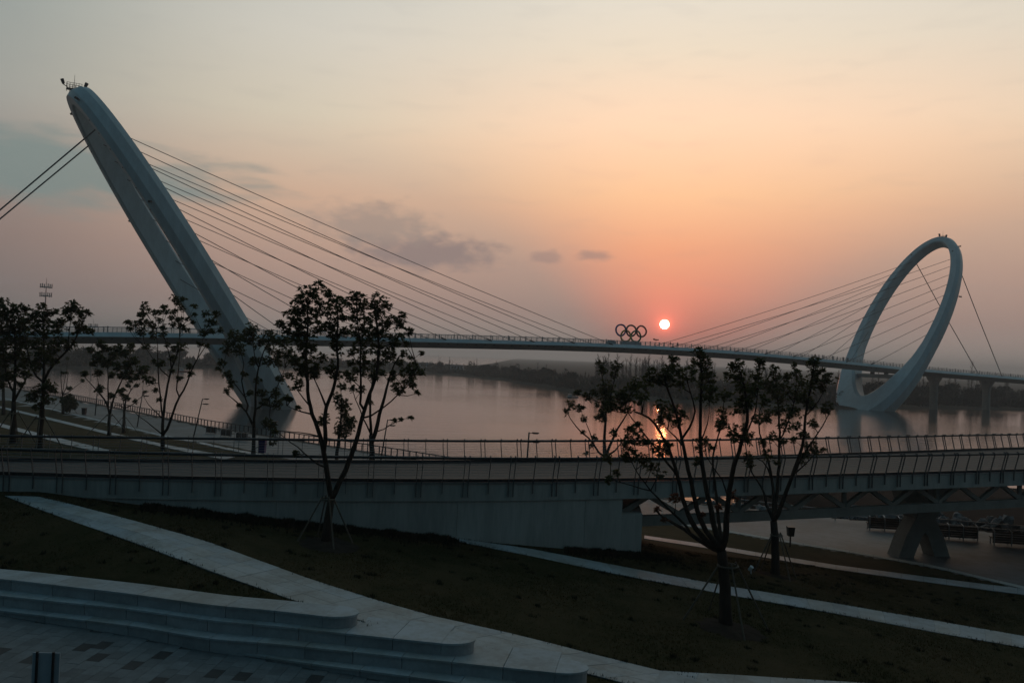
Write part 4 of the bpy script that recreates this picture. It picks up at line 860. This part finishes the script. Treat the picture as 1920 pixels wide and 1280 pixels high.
# weeds: dark tussocks in the lawn and ragged growth along the paving edges
k_ = RNG.choice(len(X), 260, replace=False); wx = np.repeat(X[k_], 16) + RNG.normal(size=260 * 16) * .07; wy = np.repeat(Y[k_], 16) + RNG.normal(size=260 * 16) * .07
ed = np.concatenate([resample(np.array(P), .06) for P in polys[:3]]); ed = ed[RNG.uniform(0, 1, len(ed)) < .55 + .45 * np.sin(np.arange(len(ed)) * .05)]
ed = ed + RNG.normal(size=ed.shape) * .06
tufts(0, np.r_[wx, ed[:, 0]], np.r_[wy, ed[:, 1]], .12, .016, 'dark_leaf', 'weeds', 3, kind='stuff')
nb_ = 9000; s = RNG.uniform(s_of(275), sW2 + 1.5, nb_); P = np.array([pt(q) for q in s]); N = np.array([nn[np.argmin(abs(an - q))] for q in s]); w_ = RNG.gamma(1.5, .22, nb_)
P = P + N * (.08 + w_[:, None]); q = proj(np.column_stack([P, ground(P[:, 0], P[:, 1])]))
okp = ~inpoly(P[:, 0], P[:, 1], polys[2]) & ~inpoly(P[:, 0], P[:, 1], polys[0]) & ((q[:, 0] < 860) | (q[:, 0] > 1060))
tall = .12 + .16 * (np.sin(s * 2.1) + np.sin(s * 5.3 + 1)) ** 2 * .5
tufts(0, P[okp, 0], P[okp, 1], .30 * (.5 + tall[okp])[:, None], .03, 'dark_leaf', 'ground_cover', 3, kind='stuff')

# ------------------------------------------------------------------ riverside: guard rail, lamps, benches, bins, rocks
sx = np.arange(-120, 20, .25); SP = np.column_stack([sx, Ysh(sx) - .4]); SP = smoothline(SP, 6); sa = arc(SP)
rr = empty('riverside_guard_rail', (*SP[200], PZ), 'low dark guard rail of slanting posts along the water edge of the promenade', 'guard rail')
m = MB(); m.box((0, 0, .42), (.06, .12, .95), 0, tilt=[[1, 0, 0], [0, 1, .0], [.0, -.25, 1]]); pmz = m.mesh('post', MT['dark_steel'])
cnt = 0
for s in np.arange(2, sa[-1] - 1, 1.0):
    c_ = pt(s, SP, sa)
    if not (-20 < proj(np.r_[c_, PZ])[0] < 1400) or cnt >= 295: continue
    cnt += 1; d = pt(s + .1, SP, sa) - c_; put(pmz, 'post', rr, (*c_, PZ), math.atan2(d[1], d[0]))
Nn = normals(SP, 1)
for z_, r_ in ((.92, .06), (.1, .05)): m = MB(); m.tube(z3(SP[::4] , PZ + z_), r_, 5); m.build('rail', MT['dark_steel'], rr)
m = MB(); m.strip(z3(SP + Nn * -.1, PZ + .02), z3(SP + Nn * .35, PZ + .02), True); m.strip(z3(SP + Nn * .35, PZ + .02), z3(SP + Nn * .35, PZ - .05), True); m.build('timber_edge', MT['wood'], rr)
def lamp(px, py, topx, topy, Yd, label):
    b_ = at_y(px, py, Yd); b_[2] = float(ground(b_[0], b_[1])); t_ = at_y(topx, topy, Yd - .2); root = empty('street_lamp', tuple(b_), label, 'street lamp', 'leaning lamps along the promenade')
    d = t_ - b_; m = MB(); m.tube([b_ - [0, 0, .1], b_ + d * .5, t_], [.085, .07, .055], 8); m.build('pole', MT['dark_steel'], root, True)
    for f, L_ in ((.985, .62), (.86, .72)):
        p = b_ + d * f; m = MB(); e = p + np.array([L_, -.1, .05]); m.tube([p, p + (e - p) * .35], .03, 5)
        q0 = p + (e - p) * .3; m.box((q0 + e) / 2 + np.array([.1, 0, .02]), (L_ * .85, .26, .09), -.1); m.box((q0 + e) / 2 + np.array([.1, 0, -.045]), (L_ * .6, .18, .04), -.1); m.build('lamp_head', MT['black'], root)
lamp(362, 822, 380, 747, 102, 'leaning double-headed lamp before the three small benches')
lamp(985, 880, 992, 810, 66, 'leaning double-headed lamp standing alone against the open water')
lamp(713, 862, 727, 786, 86, 'leaning double-headed lamp beside the slender tree behind the walkway')
lamp(178, 784, 183, 728, 128, 'leaning double-headed lamp behind the medium kerb tree')
lamp(257, 801, 268, 733, 113, 'leaning double-headed lamp beside the thin bare-limbed tree')
lamp(505, 848, 508, 790, 98, 'leaning double-headed lamp near the blue bin')
def bench(px, py, Yd, W_, H_, ang, label, grp, nrib):
    b_ = at_y(px, py, Yd); z0 = float(ground(b_[0], b_[1])); root = empty('bench', (b_[0], b_[1], z0), label, 'bench', grp)
    u = np.array([math.cos(ang), math.sin(ang), 0]); n_ = np.array([math.sin(ang), -math.cos(ang), 0]); c0 = np.array([b_[0], b_[1], z0])
    for i in range(5):
        m = MB(); m.box(c0 + np.array([0, 0, .22 + (H_ - .25) * i / 4.6]) - n_ * (.02 * i), (W_, .05, (H_ - .2) / 5.4), ang); m.build('back_slat', MT['bench'], root)
    for i in range(3):
        m = MB(); m.box(c0 - n_ * (.22 + .17 * i) + np.array([0, 0, .45]), (W_, .15, .045), ang); m.build('seat_slat', MT['bench'], root)
    for i in range(nrib):
        p = c0 + u * W_ * (i / (nrib - 1) - .5) * .96 + n_ * .055; m = MB(); m.beam(p, p + [0, 0, H_], .05, .07); m.beam(p + [0, 0, H_], p + [0, 0, H_ + .1] - n_ * .45, .05, .05); m.beam(p - n_ * .6, p - n_ * .6 + [0, 0, .45], .05, .05); m.beam(p + [0, 0, .4], p - n_ * .62 + [0, 0, .4], .04, .04); m.build('frame', MT['steel'], root)
G2 = 'slatted benches along the right promenade'; G3 = 'small benches by the guard rail'
bench(1686, 996, 60.5, 4.2, .95, R_(-7), 'long dark slatted bench seen from behind, left of the crossed pier', G2, 5)
bench(1792, 1010, 58.5, 2.9, .95, R_(-7), 'dark slatted bench directly right of the crossed pier', G2, 4)
bench(1912, 1024, 57.0, 3.4, .95, R_(-7), 'dark slatted bench at the right picture edge before the rocks', G2, 4)
for (x, y, Yd), lb in zip(((396, 808, 108), (424, 812, 105), (453, 817, 102)), ('small dark bench left-hand of three by the guard rail', 'middle small dark bench of three by the guard rail', 'small dark bench of three nearest the near pylon foot')): bench(x, y, Yd, 1.7, .9, R_(-25), lb, G3, 3)
def bin_(p, w, h, mk, label, zb=0.0, post=False):
    root = empty('litter_bin', tuple(p), label, 'litter bin'); m = MB()
    m.add([(p[0] + a * w * q, p[1] + b_ * w * q, p[2] + zb + z_) for z_, q in ((0.03, .42), (h, .5)) for a, b_ in ((-1, -1), (1, -1), (1, 1), (-1, 1))], [(3, 2, 1, 0), (0, 1, 5, 4), (1, 2, 6, 5), (2, 3, 7, 6), (3, 0, 4, 7), (4, 5, 6, 7)]); m.build('bin_body', MT[mk], root)
    m = MB(); m.box((p[0], p[1], p[2] + zb + h + .03), (w * 1.06, w * 1.06, .06)); m.build('rim', MT[mk], root)
    if post: m = MB(); m.tube([p - [0, 0, .1], p + [0, 0, zb + .05]], .05, 6); m.build('post', MT['dark_steel'], root)
p = at_y(491, 858, 62.0); p[2] = float(ground(p[0], p[1])); bin_(p, .5, 1.0, 'blue', 'blue litter bin behind the far railing by the leafy tree', .0)
p = at_y(1482, 1006, 54.0); p[2] = float(ground(p[0], p[1])); bin_(p, .42, .55, 'black', 'small dark bin on the promenade beside the multi-stemmed tree', max(0, at_y(1482, 1005, 54.0)[2] - p[2]), True)
p = at_ground(157.5, 777); bin_(p, .55, .95, 'black', 'dark litter bin on the far promenade by the kerb')
p = at_ground(1408, 1076); m = MB(); m.tube([p - [0, 0, .05], p + [0, 0, .15]], .03, 6); m.tube([p + [-.06, .05, .18], p + [.02, -.05, .36]], [.09, .10], 8); m.thing('ground_spotlight', MT['white'], 'small white spotlight on a spike in the lawn between two trees', 'spotlight')
# person's head and shoulders behind the near railing
p = np.r_[pt(s_of(893), kf, af) , ZD + .02]; p = np.r_[at_y(893, 858, 46.0)[:2], float(ground(*at_y(893, 858, 46.0)[:2]))]
# riprap
RM = []
for k in range(4):
    m = MB(); m.sphere((0, 0, 0), 1, 7, 5); V = np.array(m.v); V *= (1 + RNG.normal(size=(len(V), 1)) * .16) * np.array([1, .8, .7]); m.v = V.tolist(); RM.append(m.mesh('rock', MT['rock']))
k = 0
while k < 230:
    X_ = RNG.uniform(9, 50); Yb = float(Ysh(X_)) + .9 + RNG.gamma(1.8, 1.3); 
    z_ = float(ground(X_, Yb)) + RNG.uniform(.0, .3); o = put(RM[k % 4], 'rock', None, (X_, Yb, z_), RNG.uniform(0, 6.3), tuple(np.array([1, 1, 1]) * RNG.uniform(.28, .62))); o.rotation_euler = tuple(RNG.uniform(0, 3, 3))
    tag(o, 'rough grey riprap rock on the river bank behind the benches', 'rock', 'riprap rocks on the near river bank'); k += 1
# low pipe rail in front of the rocks
m = MB(); q = np.arange(16, 48, 2.2)
for x in q: m.tube([(x, Ysh(x) - .5, PZ - .1), (x, Ysh(x) - .5, PZ + .75)], .04, 6)
for z_ in (.4, .75): m.tube([(x, Ysh(x) - .5, PZ + z_) for x in q], .035, 6)
m.thing('pipe_rail', MT['steel'], 'low steel pipe rail between the right benches and the rocks', 'railing')

# ------------------------------------------------------------------ far shore: trees, masts, boats, house
def bare_tree(h, w, seed):
    r = np.random.default_rng(seed); m = MB(); m.tube([(0, 0, -.5), (r.normal() * .1, r.normal() * .1, h * .5), (r.normal() * .2, 0, h)], [.20, .12, .04], 5)
    for i in range(34):
        z_ = h * r.uniform(.18, .95); a = r.uniform(0, 6.28); l = w * r.uniform(.5, 1) * (1.1 - z_ / h * .6); up = l * r.uniform(1.2, 2.4); p0 = np.array([0, 0, z_]); p1 = p0 + [math.cos(a) * l * .6, math.sin(a) * l * .6, up * .5]; p2 = p0 + [math.cos(a) * l, math.sin(a) * l, up]
        m.tube([p0, p1, p2], [.07, .05, .025], 3, False)
        for j in range(3): t_ = r.uniform(.3, 1); q = p0 + (p2 - p0) * t_; b_ = q + np.array([r.normal() * .5, r.normal() * .5, r.uniform(.4, 1.2)]); m.tube([q, b_], [.035, .02], 3, False)
    return m
def bushy_tree(h, w, seed, n=420):
    r = np.random.default_rng(seed); V = []; lobes = [(r.normal() * w * .35, r.normal() * w * .35, h * r.uniform(.42, .85), w * r.uniform(.3, .55)) for _ in range(9)]
    for i in range(n):
        x, y, z_, q = lobes[i % 9]; v = r.normal(size=3); v /= np.linalg.norm(v); c_ = np.array([x, y, z_]) + v * q * r.uniform(.5, 1.05) * np.array([1, 1, .85]); a, b_ = r.normal(size=3), r.normal(size=3); s_ = w * .13
        V += [c_ - a * s_ * .6, c_ + a * s_ * .6, c_ + b_ * s_]
    return np.array(V)
bare = []; bush = []
for k in range(5):
    root = empty('bare_poplar', (0, 0, 0)); h = (13, 15, 12, 14, 16)[k]; bare_tree(h, 1.5, 40 + k).build('trunk', MT['fartwig'], root); bare.append(root)
for k in range(5):
    root = empty('bushy_tree', (0, 0, 0)); h = (6, 8, 7, 9, 6.5)[k]; w_ = (2.6, 3.2, 3.0, 3.4, 3.2)[k]; V = bushy_tree(h, w_, 60 + k); raw('crown', V, np.arange(len(V)).reshape(-1, 3), MT['farleaf'], root)
    m = MB(); m.tube([(0, 0, -.5), (.1, 0, h * .5)], [.22, .12], 5); m.build('trunk', MT['fartwig'], root); bush.append(root)
used = set()
def plant(proto, px, dback, sc_, label, cat, group):
    """a tree of the far shore: px says which sight line its foot lies on"""
    # walk along the sight line until it is dback metres behind the waterline
    r = ray(px, 690); t_ = np.arange(250, 1500, 1.0); P = r[:2] * t_[:, None]; k_ = np.argmax(P[:, 1] > Yfb(P[:, 0]) + dback); x, y = P[k_]
    o = proto if id(proto) not in used else copy_tree(proto); used.add(id(proto))
    o.location = (x, y, 1.2 if dback < 20 else 2.2); o.rotation_euler = (0, 0, RNG.uniform(0, 6.28)); o.scale = (sc_ * RNG.uniform(.9, 1.15),) * 2 + (sc_,); tag(o, label, cat, group); return o
LP, GP = 'bare leafless poplar in the hazy rank on the far bank', 'bare poplars in a rank on the far bank'
for k in range(70): plant(bare[k % 5], RNG.uniform(1115, 1330), RNG.uniform(45, 75), RNG.uniform(.85, 1.08), LP, 'tree', GP)
for k in range(26): plant(bare[k % 5], RNG.uniform(1330, 1580), RNG.uniform(40, 75), RNG.uniform(.7, .95), 'bare leafless tree on the far bank, under the bridge deck', 'tree', 'bare trees under the bridge deck')
for k in range(22): plant(bare[k % 5], RNG.uniform(1560, 1930), RNG.uniform(45, 100), RNG.uniform(.7, .9), 'bare leafless tree behind the far ring pylon', 'tree', 'bare trees behind the far pylon')
plant(bare[4], 1823, 60, 1.25, 'lone bare tree rising above the deck right of the far ring', 'tree', None)
for k in range(26): plant(bare[k % 5], RNG.uniform(800, 1115), RNG.uniform(30, 120), RNG.uniform(.4, .68), 'small thin bare tree poking above the far bank bushes', 'tree', 'thin bare trees above the bushes')
LB, GB = 'dark bushy tree on the hazy far bank in the middle of the river view', 'bushy trees on the far bank'
for k in range(60): plant(bush[k % 5], RNG.uniform(790, 1120), RNG.uniform(12, 95), RNG.uniform(.45, 1.1), LB, 'tree', GB)
for x, sc_ in ((925, 1.35), (965, 1.4), (1015, 1.25), (1070, 1.35)): plant(bush[int(x) % 5], x, 30, sc_, 'taller round-headed tree standing above the far bank bushes', 'tree', 'taller round trees on the far bank')
for k in range(50): plant(bush[k % 5], RNG.uniform(1120, 1580), RNG.uniform(8, 60), RNG.uniform(.6, .95), 'dark bush at the foot of the bare poplars on the far bank', 'bush', 'bushes below the poplars')
for k in range(60): plant(bush[k % 5], RNG.uniform(1570, 1990), RNG.uniform(14, 90), RNG.uniform(.8, 1.25), 'dark bushy tree behind the far ring pylon and its piers', 'tree', 'bushy trees behind the far pylon')
for k in range(60): plant(bush[k % 5], RNG.uniform(60, 420), RNG.uniform(12, 90), RNG.uniform(.9, 1.4), 'dark bushy tree on the far bank left of the near pylon', 'tree', 'bushy trees on the left far bank')
for k in range(24): plant(bush[k % 5], RNG.uniform(400, 800), RNG.uniform(10, 60), RNG.uniform(.7, 1.1), 'hazy bushy tree on the far bank between near pylon and open water', 'tree', 'hazy trees behind the near pylon')
# undergrowth along the far waterline
n = 26000; X = RNG.uniform(-420, 420, n); Y = Yfb(X) + RNG.gamma(2.0, 9, n) + 5; z = np.interp(Y - Yfb(X), [0, 5, 14, 40, 60], [.15, 1, 1.5, 2.2, 2.6]); hh = RNG.uniform(.6, 2.6, n) * np.interp(Y - Yfb(X), [5, 25], [.35, 1.1]); a = RNG.uniform(0, 6.28, n); w_ = RNG.uniform(.5, 1.3, n)
V = np.stack([np.stack([X - np.cos(a) * w_, Y - np.sin(a) * w_, z - .2], -1), np.stack([X + np.cos(a) * w_, Y + np.sin(a) * w_, z - .2], -1), np.stack([X + RNG.normal(size=n) * .4, Y + RNG.normal(size=n) * .4, z + hh], -1)], 1).reshape(-1, 3)
raw('undergrowth', V, np.arange(3 * n).reshape(-1, 3), MT['farleaf'], kind='stuff')
# far wood on the horizon
n = 14000; X = RNG.uniform(-900, 900, n); Y = Yfb(X) + RNG.uniform(70, 260, n); hh = RNG.uniform(1.5, 4.5, n); a = RNG.uniform(0, 6.28, n); w_ = RNG.uniform(.8, 2.2, n)
V = np.stack([np.stack([X - np.cos(a) * w_, Y - np.sin(a) * w_, np.full(n, 2.0)], -1), np.stack([X + np.cos(a) * w_, Y + np.sin(a) * w_, np.full(n, 2.0)], -1), np.stack([X, Y, 2 + hh], -1)], 1).reshape(-1, 3)
raw('distant_wood', V, np.arange(3 * n).reshape(-1, 3), MT['farleaf'], kind='stuff')
def mast(px, py_top, Yd, label, rings, r=.35):
    t_ = at_y(px, py_top, Yd); root = empty('radio_mast', (t_[0], t_[1], 2.0), label, 'mast'); m = MB(); m.tube([(t_[0], t_[1], 1.0), (t_[0], t_[1], t_[2] - 6), (t_[0], t_[1], t_[2])], [r, r * .5, r * .12], 7); m.build('pole', MT['steel'], root)
    for dz in rings:
        m = MB(); z_ = t_[2] - dz; q = [(t_[0] + 1.9 * math.cos(a), t_[1] + 1.9 * math.sin(a), z_) for a in np.linspace(0, 2 * math.pi, 13)]; m.tube(q, .12, 4)
        for a in np.linspace(0, 2 * math.pi, 7)[:-1]: m.tube([(t_[0], t_[1], z_), (t_[0] + 1.9 * math.cos(a), t_[1] + 1.9 * math.sin(a), z_)], .07, 4)
        m.build('platform', MT['steel'], root)
        for a in np.linspace(.3, 2 * math.pi + .3, 7)[:-1]: m = MB(); m.box((t_[0] + 2.0 * math.cos(a), t_[1] + 2.0 * math.sin(a), z_ + .5), (.28, .28, 1.7), a); m.build('antenna', MT['steel'], root)
mast(87.5, 521, 330, 'tall slim phone mast with two antenna rings, above the dense trees', (3.6, 7.0), .4)
mast(175.5, 597, 430, 'short mast spike rising behind the bridge railing', (4.0,), .3)
mast(822, 665, 690, 'hair-thin distant mast on the far bank of the open water', ())
# low building on the far shore
def shed(px, py, Yd, W_, H_, label):
    p = at_y(px, py, Yd); root = empty('shed', (p[0], p[1], 2.5), label, 'building'); m = MB(); m.box((p[0], p[1], 2.5 + H_ / 2), (W_, 8, H_)); m.build('wall', MT['plinth'], root)
    m = MB(); m.prism([(p[0] - W_ / 2 - .4, p[1] - 4.5), (p[0] + W_ / 2 + .4, p[1] - 4.5), (p[0] + W_ / 2 + .4, p[1] + 4.5), (p[0] - W_ / 2 - .4, p[1] + 4.5)], 2.5 + H_ + .01, 2.5 + H_ + .4); m.build('roof', MT['hull'], root)
    for i in range(4): m = MB(); m.box((p[0] + W_ * (i - 1.5) / 4.5, p[1] - 4.02, 2.5 + H_ * .55), (W_ * .1, .06, H_ * .4)); m.build('window', MT['black'], root)
shed(857, 690, 700, 11, 4, 'low pale building among the far bank trees')
shed(795, 690, 720, 14, 4.5, 'long low building half hidden on the far bank')
# boats
def boat(px, py, L_, ang, mk, label, house):
    c_ = at_z(px, py, 0.0); root = empty('boat', tuple(c_), label, 'boat'); m = MB(); k0 = 0
    for t_, w_ in ((-.5, .75), (-.3, 1), (.1, 1), (.35, .7), (.5, .08)):
        x = t_ * L_; b_ = L_ * .13 * w_; sh = .25 * max(0, t_) ** 2 * L_ * .3
        for yy, zz in ((-b_, .08 * L_ + sh), (-b_ * .7, -.3), (b_ * .7, -.3), (b_, .08 * L_ + sh)): m.v.append((c_[0] + x * math.cos(ang) - yy * math.sin(ang), c_[1] + x * math.sin(ang) + yy * math.cos(ang), c_[2] + zz))
    for i in range(4):
        for j in range(4): a, b_ = i * 4 + j, i * 4 + (j + 1) % 4; m.f.append((a, b_, b_ + 4, a + 4))
    m.f.append((3, 2, 1, 0)); m.build('hull', MT[mk], root)
    if house:
        m = MB(); m.box(c_ + np.array([-math.cos(ang) * L_ * .2, -math.sin(ang) * L_ * .2, .08 * L_ + .09 * L_]), (L_ * .3, L_ * .17, L_ * .18), ang); cb = m.build('cabin', MT['white'], root)
        m = MB(); m.box(c_ + np.array([-math.cos(ang) * L_ * .2, -math.sin(ang) * L_ * .2, .08 * L_ + .12 * L_]), (L_ * .31, L_ * .175, L_ * .06), ang); m.build('window_band', MT['black'], cb)
        m = MB(); q = c_ + np.array([-math.cos(ang) * L_ * .2, -math.sin(ang) * L_ * .2, 0]); m.tube([q + [0, 0, L_ * .2], q + [0, 0, L_ * .45]], .06, 5); m.build('mast', MT['steel'], root)
boat(1073, 745, 5.0, R_(5), 'hull', 'small grey open boat moored off the far bank, left of the tree clump', True)
boat(346, 697, 7.5, R_(20), 'red', 'small red-hulled work boat on the far water left of the near pylon', True)
